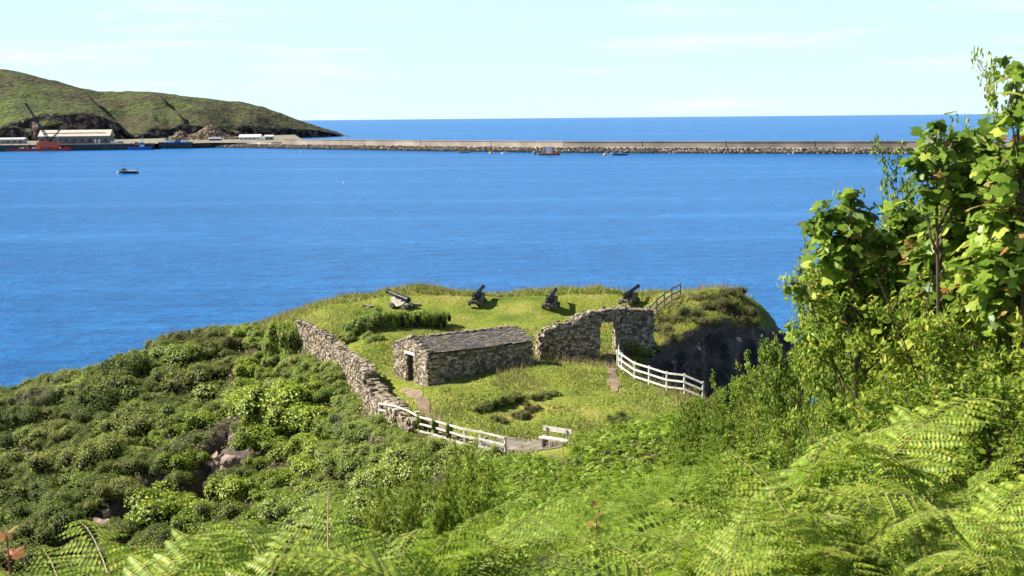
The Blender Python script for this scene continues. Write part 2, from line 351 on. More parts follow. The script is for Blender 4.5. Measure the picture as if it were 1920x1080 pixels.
Z_ += fbm(xyz(X_, Y_), 0.012, 4, 31) * 7 * amp * np.clip((660 - PXS[:, None]) / 150, 0.15, 1) * np.where(np.arange(NT) > 44, 0.25, 1.0)[None]
cl = np.clip(1 - np.abs(np.arange(NT) / NT - 0.15) / 0.17, 0, 1)[None]
Y_ += fbm(xyz(X_, Y_, Z_ * 1.5), 0.03, 4, 35) * 26 * cl; X_ += fbm(xyz(X_, Y_, Z_), 0.035, 3, 38) * 16 * cl
def hp(px, y, d): return ((px - 960) / FPX * d / math.cos(_p), d)
GUL = [hp(160, 0, 2200), hp(185, 0, 2060), hp(215, 0, 1940), hp(262, 0, 1840)]
gd, gs = seg_dist(X_, Y_, GUL); gk = np.where(gs > 0, np.exp(-gd / 55.0) * np.clip(gd / 9, 0, 1), 0)
Z_ -= gk * 24 * np.clip(Z_ / 40, 0, 1)
GU2 = [hp(330, 0, 2140), hp(352, 0, 2030)]
gd, gs = seg_dist(X_, Y_, GU2); Z_ -= np.where(gs > 0, np.exp(-gd / 40.0) * np.clip(gd / 9, 0, 1), 0) * 16 * np.clip(Z_ / 30, 0, 1)
m_hill, n, l, b = new_mat('far_headland')
g = n.new('ShaderNodeNewGeometry')
z1 = n.new('ShaderNodeTexNoise'); z1.inputs['Scale'].default_value = 0.012; z1.inputs['Detail'].default_value = 8; z1.inputs['Roughness'].default_value = 0.65
z2 = n.new('ShaderNodeTexNoise'); z2.inputs['Scale'].default_value = 0.11; z2.inputs['Detail'].default_value = 6
z3 = n.new('ShaderNodeTexNoise'); z3.inputs['Scale'].default_value = 0.03; z3.inputs['Detail'].default_value = 8; z3.inputs['Roughness'].default_value = 0.7
for z in (z1, z2, z3): l.new(g.outputs['Position'], z.inputs['Vector'])
r1 = ramp(n, [(0.36, (0.045, 0.054, 0.025)), (0.46, (0.10, 0.088, 0.046)), (0.56, (0.088, 0.105, 0.040)), (0.70, (0.14, 0.18, 0.045))]); l.new(z1.outputs['Fac'], r1.inputs['Fac'])
r2 = ramp(n, [(0.33, (0.45, 0.45, 0.5)), (0.62, (1.15, 1.15, 1.1))]); l.new(z2.outputs['Fac'], r2.inputs['Fac'])
mm = n.new('ShaderNodeMixRGB'); mm.blend_type = 'MULTIPLY'; mm.inputs['Fac'].default_value = 0.8; l.new(r1.outputs['Color'], mm.inputs['Color1']); l.new(r2.outputs['Color'], mm.inputs['Color2'])
sx = n.new('ShaderNodeSeparateXYZ'); l.new(g.outputs['Normal'], sx.inputs['Vector'])
ad = n.new('ShaderNodeMath'); ad.operation = 'MULTIPLY_ADD'; ad.inputs[1].default_value = -0.35; l.new(z3.outputs['Fac'], ad.inputs[0]); l.new(sx.outputs['Z'], ad.inputs[2])
mr = n.new('ShaderNodeMapRange'); mr.inputs['From Min'].default_value = 0.58; mr.inputs['From Max'].default_value = 0.5; l.new(ad.outputs[0], mr.inputs['Value'])
r3 = ramp(n, [(0.38, (0.025, 0.021, 0.026)), (0.53, (0.07, 0.055, 0.052)), (0.63, (0.28, 0.215, 0.165))]); l.new(z2.outputs['Fac'], r3.inputs['Fac'])
m3 = n.new('ShaderNodeMixRGB'); l.new(mr.outputs['Result'], m3.inputs['Fac']); l.new(mm.outputs['Color'], m3.inputs['Color1']); l.new(r3.outputs['Color'], m3.inputs['Color2'])
sp_ = n.new('ShaderNodeSeparateXYZ'); l.new(g.outputs['Position'], sp_.inputs['Vector']); zn_ = n.new('ShaderNodeMath'); zn_.operation = 'MULTIPLY_ADD'; zn_.inputs[1].default_value = 26; l.new(z3.outputs['Fac'], zn_.inputs[0]); l.new(sp_.outputs['Z'], zn_.inputs[2])
zr_ = n.new('ShaderNodeMapRange'); zr_.inputs['From Min'].default_value = 27; zr_.inputs['From Max'].default_value = 21; l.new(zn_.outputs[0], zr_.inputs['Value']); mxr = n.new('ShaderNodeMath'); mxr.operation = 'MAXIMUM'; l.new(mr.outputs['Result'], mxr.inputs[0]); l.new(zr_.outputs['Result'], mxr.inputs[1]); l.new(mxr.outputs[0], m3.inputs['Fac'])
l.new(m3.outputs['Color'], b.inputs['Base Color']); b.inputs['Roughness'].default_value = 1.0; b.inputs['Specular IOR Level'].default_value = 0.1
bp = n.new('ShaderNodeBump'); bp.inputs['Strength'].default_value = 1.0; bp.inputs['Distance'].default_value = 7.0
l.new(z2.outputs['Fac'], bp.inputs['Height']); l.new(bp.outputs['Normal'], b.inputs['Normal'])
V = np.stack([X_, Y_, Z_], -1)
structure(MB().add(V.reshape(-1, 3), grid_quads(NT, len(PXS))[:, ::-1]).build('hills', m_hill, smooth=True))

# ------------------------------------------------------------------ harbour ground, quay and breakwater
M = {}
M['concrete'] = plain('weathered_concrete', (0.33, 0.275, 0.215), 0.9, 0.3, 0.06, 0.3)
M['quaywall'] = plain('wet_quay_wall', (0.07, 0.07, 0.065), 0.9, 0.4, 0.2)
M['apron'] = plain('quay_apron', (0.22, 0.20, 0.13), 0.95, 0.4, 0.03)
M['armour'] = leafy('armour_rock', [(0.0, (0.05, 0.04, 0.035)), (0.4, (0.16, 0.13, 0.105)), (0.8, (0.34, 0.29, 0.23)), (1, (0.5, 0.44, 0.36))], 0, 0.95, spec=0.2)
M['weedrock'] = leafy('weed_covered_rock', [(0.0, (0.012, 0.012, 0.012)), (0.7, (0.04, 0.034, 0.03)), (1, (0.16, 0.13, 0.1))], 0, 0.8)
M['rubble'] = leafy('quarry_rubble', [(0.0, (0.10, 0.07, 0.05)), (0.5, (0.30, 0.215, 0.15)), (1, (0.46, 0.36, 0.27))], 0, 0.95, spec=0.2)
M['white'] = plain('white_paint', (0.78, 0.78, 0.76), 0.5, 0.08)
M['cream'] = plain('cream_sheet_roof', (0.62, 0.54, 0.42), 0.7, 0.12, 0.2)
M['tan'] = plain('sunlit_tan_wall', (0.42, 0.33, 0.24), 0.9, 0.15, 0.3)  # warehouse ends: sunlight is put into this lighter wall colour
M['slate_blue'] = plain('shaded_grey_wall', (0.16, 0.16, 0.19), 0.8, 0.2, 0.3)  # warehouse long side: its shade is put into this dark wall colour
M['red'] = plain('red_lead_paint', (0.45, 0.05, 0.035), 0.55, 0.3, 0.3)
M['orange'] = plain('orange_paint', (0.72, 0.13, 0.045), 0.55, 0.2, 0.3)
M['rust'] = plain('rusty_orange_hull', (0.42, 0.12, 0.05), 0.8, 0.35, 0.6)
M['yellow'] = plain('yellow_paint', (0.65, 0.40, 0.05), 0.5, 0.15)
M['blue'] = plain('blue_paint', (0.04, 0.12, 0.42), 0.5, 0.15)
M['navy'] = plain('navy_hull', (0.02, 0.028, 0.05), 0.35, 0.2)
M['darksteel'] = plain('dark_steel', (0.035, 0.035, 0.045), 0.6, 0.3)
M['glass'] = plain('dark_glass', (0.02, 0.03, 0.04), 0.1, 0.1)
M['grey'] = plain('grey_paint', (0.32, 0.33, 0.35), 0.6, 0.15)

apron = MB()
ap = [at_z(px, py, 0)[:2] for px, py in [(-250,287),(0,284),(288,280.5),(292,278.6),(362,278),(400,277),(500,277),(575,276)]]
back = [hp(px, 0, interp(px, BASED) + 60) for px in (560, 520, 480, 400, 300, 200, 0, -250)]
poly = ap + back; c0 = np.mean(np.array(poly), 0)
Vp = [(x, y, 5.6) for x, y in poly] + [(c0[0], c0[1], 5.6)]
apron.add(Vp, None, [(i, (i + 1) % len(poly), len(poly)) for i in range(len(poly))])
structure(apron.build('harbour_ground', M['apron']))

def quay(name, label, a, b2, top, mat):
    a, b2 = np.array(a), np.array(b2); e = empty(name, (*((a + b2) / 2), 0)); c = (a + b2) / 2; L = np.linalg.norm(b2 - a); rz = math.atan2(*(b2 - a)[::-1])
    MB().box((0, 4, top / 2 - 1), (L, 8, top + 2), rz=0).build('wall', mat, e); cp = MB().box((0, 3.9, top + 0.3), (L + 0.6, 8.4, 0.6)).build('coping', M['concrete'], e)
    nb = int(L / 9)
    for i in range(nb): MB().box((-L / 2 + (i + .5) * L / nb, 0.6, top + 1.0), (0.9, 0.9, 0.9), taper=.2).build('bollard', M['concrete'], e)
    e.rotation_euler = (0, 0, rz); return tag(e, label, 'quay')
q0, q1 = at_z(-60, 285.2, 0)[:2], at_z(290, 280.3, 0)[:2]
quay('quay', 'long dark stone quay wall below the warehouse, lined with small bollards', q0, q1, 6.2, M['quaywall'])
quay('quay', 'short dark quay block with parked white vans on top', at_z(297, 279, 0)[:2], at_z(361, 278.2, 0)[:2], 6.6, M['quaywall'])

# breakwater: wall panels on a berm of armour stone
def rocks(mb, centres, size, rng, flat=0.75):
    """irregular eight-cornered boulders"""
    base = np.array([[-1, -1, -1], [1, -1, -1], [1, 1, -1], [-1, 1, -1], [-1, -1, 1], [1, -1, 1], [1, 1, 1], [-1, 1, 1]], float) * 0.5
    centres = np.asarray(centres, float); n_ = len(centres)
    V_ = base[None] * (1 + rng.uniform(-0.35, 0.2, (n_, 8, 3))); V_[:, 4:, :2] *= rng.uniform(0.45, 0.95, (n_, 1, 1))
    sz = np.broadcast_to(np.asarray(size, float), (n_,)) * rng.uniform(0.6, 1.3, n_)
    V_ = V_ * sz[:, None, None] * np.array([1, rng.uniform(.7, 1.1), flat])
    a = rng.uniform(0, 6.28, n_); c, s_ = np.cos(a), np.sin(a); R = np.zeros((n_, 3, 3)); R[:, 0, 0] = c; R[:, 0, 1] = -s_; R[:, 1, 0] = s_; R[:, 1, 1] = c; R[:, 2, 2] = 1
    t = rng.uniform(-.5, .5, n_); R2 = np.zeros((n_, 3, 3)); R2[:, 0, 0] = 1; R2[:, 1, 1] = np.cos(t); R2[:, 1, 2] = -np.sin(t); R2[:, 2, 1] = np.sin(t); R2[:, 2, 2] = np.cos(t)
    V_ = np.einsum('nij,nvj->nvi', R @ R2, V_) + centres[:, None]
    Q = (np.array(BOXQ)[None] + 8 * np.arange(n_)[:, None, None]).reshape(-1, 4)
    return mb.add(V_.reshape(-1, 3), Q)
W = [at_z(px, py, 0)[:2] for px, py in [(2050,293),(1700,289.5),(1350,288.5),(1040,287),(760,283),(500,278.5),(390,276.5)]]
W = np.array(W); cum = np.r_[0, np.cumsum(np.linalg.norm(np.diff(W, axis=0), axis=1))]
def wpt(s_): return np.array([np.interp(s_, cum, W[:, 0]), np.interp(s_, cum, W[:, 1])])
def wfr(s_):
    a, b2 = wpt(max(0, s_ - 15)), wpt(min(cum[-1], s_ + 15)); t = (b2 - a) / np.linalg.norm(b2 - a); return wpt(s_), t, np.array([t[1], -t[0]])
bw = empty('breakwater', (*wpt(cum[-1] / 2), 0)); tag(bw, 'long straight concrete breakwater wall with rock armour across the bay', 'breakwater')
org = np.array(bw.location)
S = np.arange(0, cum[-1] + 1, 12.0); prof = [(0, -2), (9, 4.2), (16, 4.6), (30, 4.6), (44, -3)]
Vb = []
for s_ in S:
    p0, t, nn = wfr(s_)
    for o_, z in prof: Vb.append((*(p0 + nn * o_), z))
MB().add(np.array(Vb) - org, grid_quads(len(prof), len(S))).build('berm', M['concrete'], bw)
jx = [2050, 1880, 1716, 1520, 1350, 1190, 1037, 898, 765, 615, 505]
def s_of_px(px):
    ss = np.linspace(0, cum[-1], 2000); P = np.array([project((*wpt(k), 4.0))[0] for k in ss]); return ss[np.argmin(abs(P - px))]
js = [s_of_px(px) for px in jx]
for s0, s1 in zip(js[:-1], js[1:]):
    k = max(2, int((s1 - s0) / 8)); mbp = MB(); V_ = []
    for s_ in np.linspace(s0 + 0.4, s1 - 0.4, k):
        p0, t, nn = wfr(s_)
        for o_, z in ((16, 4.3), (16.0, 9.2), (15.6, 9.25), (15.6, 9.8), (20, 9.8), (20, 4.3)): V_.append((*(p0 + nn * o_), z))
    q = grid_quads(6, k); ends = [(0, 1, 4, 5), (1, 2, 3, 4), ((k - 1) * 6 + 5, (k - 1) * 6 + 4, (k - 1) * 6 + 1, (k - 1) * 6), ((k - 1) * 6 + 4, (k - 1) * 6 + 3, (k - 1) * 6 + 2, (k - 1) * 6 + 1)]
    mbp.add(np.array(V_) - org, np.concatenate([q, np.array(ends)])).build('wall_panel', M['concrete'], bw)
rng = np.random.default_rng(3)
def berm_rocks(n_, zlo, zhi):
    out = []
    for _ in range(n_):
        s_ = rng.uniform(0, cum[-1]); z = rng.uniform(zlo, zhi); p0, t, nn = wfr(s_); out.append((*(p0 + nn * (z + 2) / 6.2 * 9 - nn * rng.uniform(0, .8)), z))
    return np.array(out)
mb_ = MB(); rocks(mb_, berm_rocks(6500, 0.9, 4.4) - org, 1.25, rng); tag(mb_.build('armour_rocks', M['armour'], bw), None, None, kind='stuff')
mb_ = MB(); rocks(mb_, berm_rocks(3500, -0.3, 1.3) - org, 1.3, rng); tag(mb_.build('tidal_rocks', M['weedrock'], bw), None, None, kind='stuff')

sh_ = [(px, py) for px, py in ((362, 278), (380, 277.6), (400, 277), (440, 277.2), (480, 277.6), (505, 278.4))]; Vs = []
for px, py in sh_:
    p = at_z(px, py, 0); Vs += [(p[0], p[1] - 4, -1), (p[0], p[1] + 3, 2.5), (p[0], p[1] + 14, 5.75)]
structure(MB().add(Vs, grid_quads(3, len(sh_))).build('shore', M['concrete']))
mb_ = MB(); cs_ = []
for _ in range(700):
    k = rng.uniform(0, len(sh_) - 1.001); i_ = int(k); f_ = k - i_; p = at_z(sh_[i_][0] * (1 - f_) + sh_[i_ + 1][0] * f_, sh_[i_][1] * (1 - f_) + sh_[i_ + 1][1] * f_, 0); t = rng.random(); cs_.append((p[0], p[1] - 4 + t * 8, -.6 + t * 3.4))
rocks(mb_, cs_, 1.5, rng); tag(mb_.build('shore_rocks', M['weedrock']), 'dark wet boulders along the shore by the short quay', 'boulders', kind='stuff')
def rubble_heap(name, label, px0, px1, top_y, base_y, d, depth, cnt):
    lo = np.array(hp(px0, 0, d)); hi = np.array(hp(px1, 0, d)); c = (lo + hi) / 2; L = hi[0] - lo[0]
    e = empty(name, (*c, 5.6)); tag(e, label, 'rubble heap'); rr = np.random.default_rng(int(px0)); pts = []; core = []
    H = (base_y - top_y) / FPX * d
    hgt = lambda u, v: H * np.clip(1 - abs(u) ** 2.2, 0, 1) * np.clip(1 - abs(v) ** 1.6, 0, 1) * (0.72 + 0.28 * np.sin(u * 5 + 1))
    u = np.linspace(-1, 1, 24); v = np.linspace(-1, 1, 12); U, Vv = np.meshgrid(u, v)
    MB().add(np.stack([U * L / 2, Vv * depth / 2, hgt(U, Vv) * 0.95 - 0.4], -1).reshape(-1, 3), grid_quads(24, 12)).build('mound', M['rubble'], e)
    uu, vv = rr.uniform(-1, 1, cnt), rr.uniform(-1, 1, cnt); m2 = MB(); rocks(m2, np.stack([uu * L / 2, vv * depth / 2, hgt(uu, vv)], -1), 3.2, rr)
    tag(m2.build('boulders', M['rubble'], e), None, None, kind='stuff'); return e
rubble_heap('rubble_heap', 'large brown heap of quarried stone beside the white shed', 352, 452, 236, 262, 1760, 60, 900)
rubble_heap('rubble_heap', 'small low heap of brown stone at the foot of the cliff', 326, 372, 247, 263, 1745, 45, 350)

# ------------------------------------------------------------------ harbour buildings, craft and cranes
def shed(name, label, px0, px1, base_y, eave_h, ridge_h, depth, wallm, roofm, gablem, windows=0, z=5.6, skirt=None, ang=0.05):
    a = at_z(px0, base_y, z); b2 = at_z(px1, base_y, z); L = b2[0] - a[0]
    e = empty(name, ((a[0] + b2[0]) / 2, a[1], z), ang); tag(e, label, 'building'); x = L / 2
    MB().box((0, depth / 2, eave_h / 2), (L, depth, eave_h)).build('wall', wallm, e)
    for sg in (-1, 1):
        MB().add([(sg * x * 1.002, 0, eave_h), (sg * x * 1.002, depth, eave_h), (sg * x * 1.002, depth / 2, ridge_h), (sg * (x - .5), 0, eave_h), (sg * (x - .5), depth, eave_h), (sg * (x - .5), depth / 2, ridge_h)], [(0, 1, 4, 3), (1, 2, 5, 4), (2, 0, 3, 5)], [(0, 2, 1), (3, 4, 5)]).build('gable', gablem, e)
    if gablem is not wallm: MB().box((-x - 0.1, depth / 2, eave_h / 2), (0.3, depth + .1, eave_h - .1)).build('end_wall', gablem, e)
    for sg, y0, y1 in ((-1, -0.6, depth / 2), (1, depth + 0.6, depth / 2)):
        zz = eave_h - 0.6 * (ridge_h - eave_h) / (depth / 2)
        MB().add([(-x - .8, y0, zz), (x + .8, y0, zz), (x + .8, y1, ridge_h), (-x - .8, y1, ridge_h), (-x - .8, y0, zz + .5), (x + .8, y0, zz + .5), (x + .8, y1, ridge_h + .5), (-x - .8, y1, ridge_h + .5)], BOXQ).build('roof', roofm, e)
    for i in range(windows):
        w = MB().box((-x + (i + .5) * L / windows, -0.08, eave_h * 0.45), (L / windows * .38, 0.25, eave_h * .4)).build('window', M['glass'], e)
    if skirt:
        for k in skirt: MB().box((-x + k * L, -0.1, eave_h * .3), (2.2, 0.3, eave_h * .55)).build('door', M['white'], e)
    return e
wh = shed('warehouse', 'long quayside warehouse with cream roof and grey walls', 74, 186, 270.5, 8.6, 15, 22, M['slate_blue'], M['cream'], M['tan'], 9, skirt=(.80, .85))
MB().box((0, 4.6, 12.1), (68, .7, .5)).build('roof_light_strip', M['darksteel'], wh)
shed('harbour_shed', 'long low white shed beside the large rubble heap', 449, 484, 262.2, 3.2, 6.2, 13, M['white'], M['white'], M['white'], 5)
shed('harbour_cabin', 'small pale square cabin at the root of the breakwater', 497, 510, 262.6, 4.2, 5.8, 9, M['grey'], M['white'], M['white'], 2)
shed('harbour_hut', 'low blue hut before the large rubble heap', 392, 411, 263.8, 2.2, 3.6, 8, M['blue'], M['grey'], M['grey'], 2)
shed('harbour_store', 'white roofed store under the far cliff by the red barge', -2, 36, 270, 5, 6.5, 14, M['grey'], M['white'], M['grey'], 4)

def hull(mb, L, Wd, H, draft=0.4, sheer=0.25, bow=0.35):
    xs = np.linspace(-.5, .5, 11); V_ = []
    for x in xs:
        k = np.clip((x - (.5 - bow)) / bow, 0, 1); w = Wd / 2 * (1 - k ** 2.2) * (0.86 + 0.14 * min(1, (x + .5) * 5)); z = H * (1 + sheer * (2 * max(0, x)) ** 2)
        w = max(w, 0.02)
        for y, zz in ((-w, z), (-w * .86, 0), (-w * .35, -draft), (w * .35, -draft), (w * .86, 0), (w, z)): V_.append((x * L + (0.04 * L * k if zz > 0 else 0), y, zz))
    Q = list(map(tuple, grid_quads(6, 11))) + [(i * 6 + 5, i * 6, (i + 1) * 6, (i + 1) * 6 + 5) for i in range(10)]
    return mb.add(V_, Q + [(0, 5, 4, 1), (1, 4, 3, 2), (60, 61, 64, 65), (61, 62, 63, 64)])
def boat(name, label, px, py, L, Wd, H, hullm, rz, cabin=None, mast=0, trim=None):
    p0 = at_z(px, py, 0); e = empty(name, p0, rz); tag(e, label, 'boat')
    hull(MB(), L, Wd, H).build('hull', hullm, e)
    if trim:
        gw = hull(MB(), L * 1.01, Wd * 1.04, H, 0); gw.v[0][:, 2] = gw.v[0][:, 2] * .2 + H * .84; gw.build('gunwale', trim, e)
    if cabin:
        cx, cl_, ch, cm = cabin; c = MB().box((cx * L, 0, H * .8 + ch / 2), (cl_ * L, Wd * .6, ch), taper=.12).build('wheelhouse', cm, e)
        MB().box((cx * L, 0, H * .8 + ch * .68), (cl_ * L * .96, Wd * .615, ch * .3)).build('window', M['glass'], c)
        MB().box((cx * L, 0, H * .8 + ch + .06), (cl_ * L * 1.05, Wd * .62, .12)).build('roof', M['white'], c)
    if mast:
        MB().tube([(cabin[0] * L, 0, H), (cabin[0] * L, 0, H + mast)], .12).build('mast', M['darksteel'], e)
        MB().tube([(cabin[0] * L, -.9, H + mast * .7), (cabin[0] * L, .9, H + mast * .7)], .07).build('crosstree', M['darksteel'], e)
    return e
fb = boat('fishing_boat', 'dark hulled fishing boat with cream wheelhouse moored in the open bay', 242, 325.5, 10.5, 3.4, 1.5, M['navy'], math.pi - .1, (.27, .2, 2.0, M['cream']), 4.6, M['cream'])
for k in range(4): MB().tube([(-4.8 + k * 1.5, -1.45, 1.5), (-4.8 + k * 1.5, -1.45, 2.3)], .05).build('rail_post', M['grey'], fb)
MB().tube([(-5, -1.45, 2.3), (0.4, -1.45, 2.3)], .05).build('rail', M['grey'], fb); MB().tube([(-4.9, 0, 1.6), (-5.6, 0, 3.0)], .1).build('net_hauler', M['darksteel'], fb)
boat('motor_boat', 'small grey open boat with outboard near the breakwater rocks', 871, 287, 10, 3, 1.2, M['grey'], .1, (-.25, .12, .9, M['darksteel']))
boat('motor_boat', 'small white speedboat moored near a yellow buoy', 948, 288.5, 7.5, 2.6, 1.1, M['white'], 3.0, (.1, .25, .8, M['white']))
boat('motor_boat', 'dark blue motor boat with white cabin by the breakwater', 1163, 291.3, 11.5, 3.2, 1.1, M['navy'], 3.1, (.0, .3, 1.2, M['white']))
tb = boat('fishing_trawler', 'blue and white trawler with orange deck gear moored at the quay', 262, 280.9, 24, 6.5, 3.2, M['blue'], 0.2, (.1, .22, 5.5, M['white']), 13)
MB().box((-3, 0, 6.5), (5, 4, 3.5), taper=.3).build('orange_deck_gear', M['orange'], tb)

pb = at_z(1030, 291, 0); e = tag(empty('work_barge', pb, -.03), 'rusty orange work barge carrying a tall blank white board', 'barge')
hull(MB(), 17, 6, 1.5, bow=.12, sheer=.1).build('hull', M['rust'], e)
MB().box((-.6, 0, 4.2), (4.6, .3, 4.9)).build('board', M['white'], e)
for x in (-2.4, 1.2): MB().tube([(x, .3, 1.2), (x, .3, 6.4)], .14).build('board_post', M['darksteel'], e)
for x in (-6.5, -4.5, 4.2, 6): MB().box((x, .4, 2.0), (1.2, 1.4, 1.1), taper=.2).build('deck_crate', M['rust'], e)
MB().tube([(5.6, -1, 1.4), (5.6, -1, 3.2)], .3).build('winch_post', M['grey'], e)

def buoy(px, py, r, mat, label):
    p0 = at_z(px, py, 0); e = tag(empty('mooring_buoy', p0), label, 'buoy', 'mooring buoys')
    th = np.linspace(-1.3, 1.45, 8); pts = np.stack([np.zeros(8), np.zeros(8), r * (np.sin(th) + .25)], 1); MB().tube(pts, r * np.cos(th), 10).build('float', mat, e, smooth=True)
    MB().tube([(0, 0, r), (0, 0, r * 1.7)], r * .12).build('eye', M['darksteel'], e)
buoy(222, 325.3, 1.0, M['cream'], 'pale round buoy beside the dark hulled fishing boat')
buoy(645, 343.5, .55, M['white'], 'white buoy floating alone in the middle of the bay')
buoy(565, 286.8, 1.0, M['cream'], 'cream buoy off the root of the breakwater')
buoy(920, 288, 1.4, M['yellow'], 'yellow buoy beside the small white speedboat')
buoy(1134, 291.3, 1.4, M['yellow'], 'yellow buoy beside the dark blue motor boat')
buoy(1003.5, 290, 1.2, M['darksteel'], 'dark buoy off the end of the rusty work barge')

# crane barge at the quay
cb = at_z(66, 283.6, 0); e = tag(empty('crane_barge', cb, -.03), 'long red crane barge with orange machinery house moored along the quay', 'barge')
MB().box((0, 4, 1.0), (70, 15, 3.6), taper=.02).build('hull', M['red'], e)
MB().box((14, 4, 6.4), (20, 9, 6.2), taper=.03).build('machinery_house', M['orange'], e)
MB().box((3.2, 3, 6.6), (3.4, 5, 5.2)).build('operator_cab', M['orange'], e)
MB().box((14, 4, 9.9), (19, 8.6, .5)).build('house_roof', M['red'], e)
def lattice(mb, a, b2, w, r=.22, nseg=12):
    a = np.array(a, float); b2 = np.array(b2, float); d = (b2 - a); d /= np.linalg.norm(d); sd = np.cross(d, [0, 1, 0]); sd /= np.linalg.norm(sd); up = np.array([0, 1.0, 0])
    cs_ = [(sd * i + up * j) * w / 2 for i, j in ((-1, -1), (1, -1), (1, 1), (-1, 1))]
    for c in cs_: mb.bar(a + c, b2 + c * .5, r, r)
    for k in range(nseg):
        p0, p1 = a + (b2 - a) * k / nseg, a + (b2 - a) * (k + 1) / nseg; f0, f1 = 1 - .5 * k / nseg, 1 - .5 * (k + 1) / nseg
        for i in range(4): mb.bar(p0 + cs_[i] * f0, p1 + cs_[(i + 1) % 4] * f1, r * .6, r * .6)
    return mb
lattice(MB(), (15, 4, 9), (-9, 4, 50), 2.4, .42).build('lattice_boom', M['darksteel'], e)
lattice(MB(), (13, 4, 9), (26, 4, 22), 1.6, .36, 6).build('gantry', M['darksteel'], e)
MB().bar((26, 4, 22), (-9, 4, 50), .16, .16).build('pendant_cable', M['darksteel'], e)
MB().bar((-9, 4, 50), (-9, 4, 16), .14, .14).build('hoist_cable', M['darksteel'], e)
rr = np.random.default_rng(8)
for k in range(26):
    x = rr.uniform(-34, 33); mt = [M['red'], M['orange'], M['white'], M['yellow'], M['blue'], M['grey'], M['darksteel']][rr.integers(7)]
    MB().box((x, rr.uniform(-2, 3), 2.9 + .6), (rr.uniform(1, 3.4), 1.6, rr.uniform(.9, 2.4)), rz=rr.uniform(-.4, .4), taper=rr.uniform(0, .4)).build('deck_gear', mt, e)
for x in (-33, 33): MB().tube([(x, -2, 2.8), (x, -2, 5.4)], .35).build('bollard', M['orange'], e)
p0 = hp(-12, 0, 1480); e = tag(empty('yellow_crane', (*p0, 5.6), 0), 'yellow mobile crane whose boom leans beyond the warehouse', 'crane')
MB().box((6, 0, 2.2), (9, 3.4, 3.2), taper=.1).build('carrier', M['blue'], e); MB().bar((19, 0, 3), (-1, 0, 20), 1.1, 1.3).build('boom', M['yellow'], e); MB().box((9, -.3, 4.6), (3, 2.4, 2.2)).build('cab', M['blue'], e)
for x in (3, 6, 9): MB().tube([(x, -1.9, .7), (x, -1.4, .7)], .7, 10).build('wheel', M['darksteel'], e)
def van(name, label, px, py, mat, L=6.0, rz=0.0, lorry=False, z=5.6):
    p0 = at_z(px, py, z); e = tag(empty(name, p0, rz), label, 'vehicle')
    MB().box((-.5, 0, 1.65), (L - 1, 2.1, 2.5 if lorry else 1.9), taper=.04).build('body', mat, e); c = MB().box((L / 2 - .5, 0, 1.2), (1.6, 2.0, 1.5), taper=.22).build('cab', M['white'] if lorry else mat, e)
    MB().box((L / 2 - .3, 0, 1.7), (1.1, 2.03, .5)).build('windscreen', M['glass'], c)
    for x in (-L * .32, L * .32):
        for y in (-1, 1): MB().tube([(x, y * 1.05, .4), (x, y * .8, .4)], .42, 10).build('wheel', M['darksteel'], e)
van('lorry', 'white box lorry parked on the short quay block', 319, 268, M['white'], 9, .1, True, 6.9); van('lorry', 'lorry with blue box body on the short quay block', 333, 268, M['blue'], 7, 3.2, True, 6.9)
van('van', 'white van parked between the short quay and the rubble', 346, 268.3, M['white'], 6, .3, z=6.9); van('van', 'white van standing below the long low shed', 489, 263.5, M['white'], 6, .2)
van('van', 'white van at the end of the long quay', 213, 269.2, M['white'], 6, .1, z=5.8); van('van', 'grey van on the long quay beyond the trawler', 226, 269.4, M['grey'], 6, 3.2, z=5.8)
for px, hgt, lb in ((24, 15, 'tall lamp post behind the red crane barge'), (109, 15.5, 'tall lamp post before the middle of the warehouse'), (268, 12, 'lamp post at the end of the long quay')):
    p0 = at_z(px, 271.5, 5.6); e = tag(empty('lamp_post', p0), lb, 'lamp post', 'quayside lamp posts')
    MB().tube([(0, 0, 0), (0, 0, hgt)], [.3, .16], 8).build('pole', M['grey'], e)
    for sg in (-1, 1): MB().box((sg * .9, 0, hgt), (1.4, .7, .35)).build('lamp_head', M['white'], e)

# ------------------------------------------------------------------ the fort: masonry
STONE = leafy('fort_stone', [(0.0, (0.07, 0.055, 0.04)), (0.35, (0.17, 0.135, 0.095)), (0.7, (0.27, 0.22, 0.155)), (1.0, (0.42, 0.36, 0.27))], 0, 0.95, patch=(0.9, (0.20, 0.15, 0.07), 0.45), obj_var=0.15, spec=0.2, gain=1.45)
MORTAR = plain('wall_core', (0.10, 0.085, 0.065), 1.0, 0.3, 2.0)
SLATE = leafy('roof_slate', [(0.0, (0.075, 0.068, 0.064)), (0.5, (0.125, 0.112, 0.10)), (0.85, (0.18, 0.16, 0.135)), (1.0, (0.25, 0.215, 0.165))], 0, 0.85, patch=(1.1, (0.26, 0.19, 0.06), 0.35), spec=0.3, gain=1.3)
TIMBER = plain('weathered_timber', (0.66, 0.61, 0.52), 0.85, 0.25, 3.0, 0.3)
TIMBERD = plain('grey_fence_timber', (0.17, 0.145, 0.12), 0.9, 0.25, 3.0, 0.3)

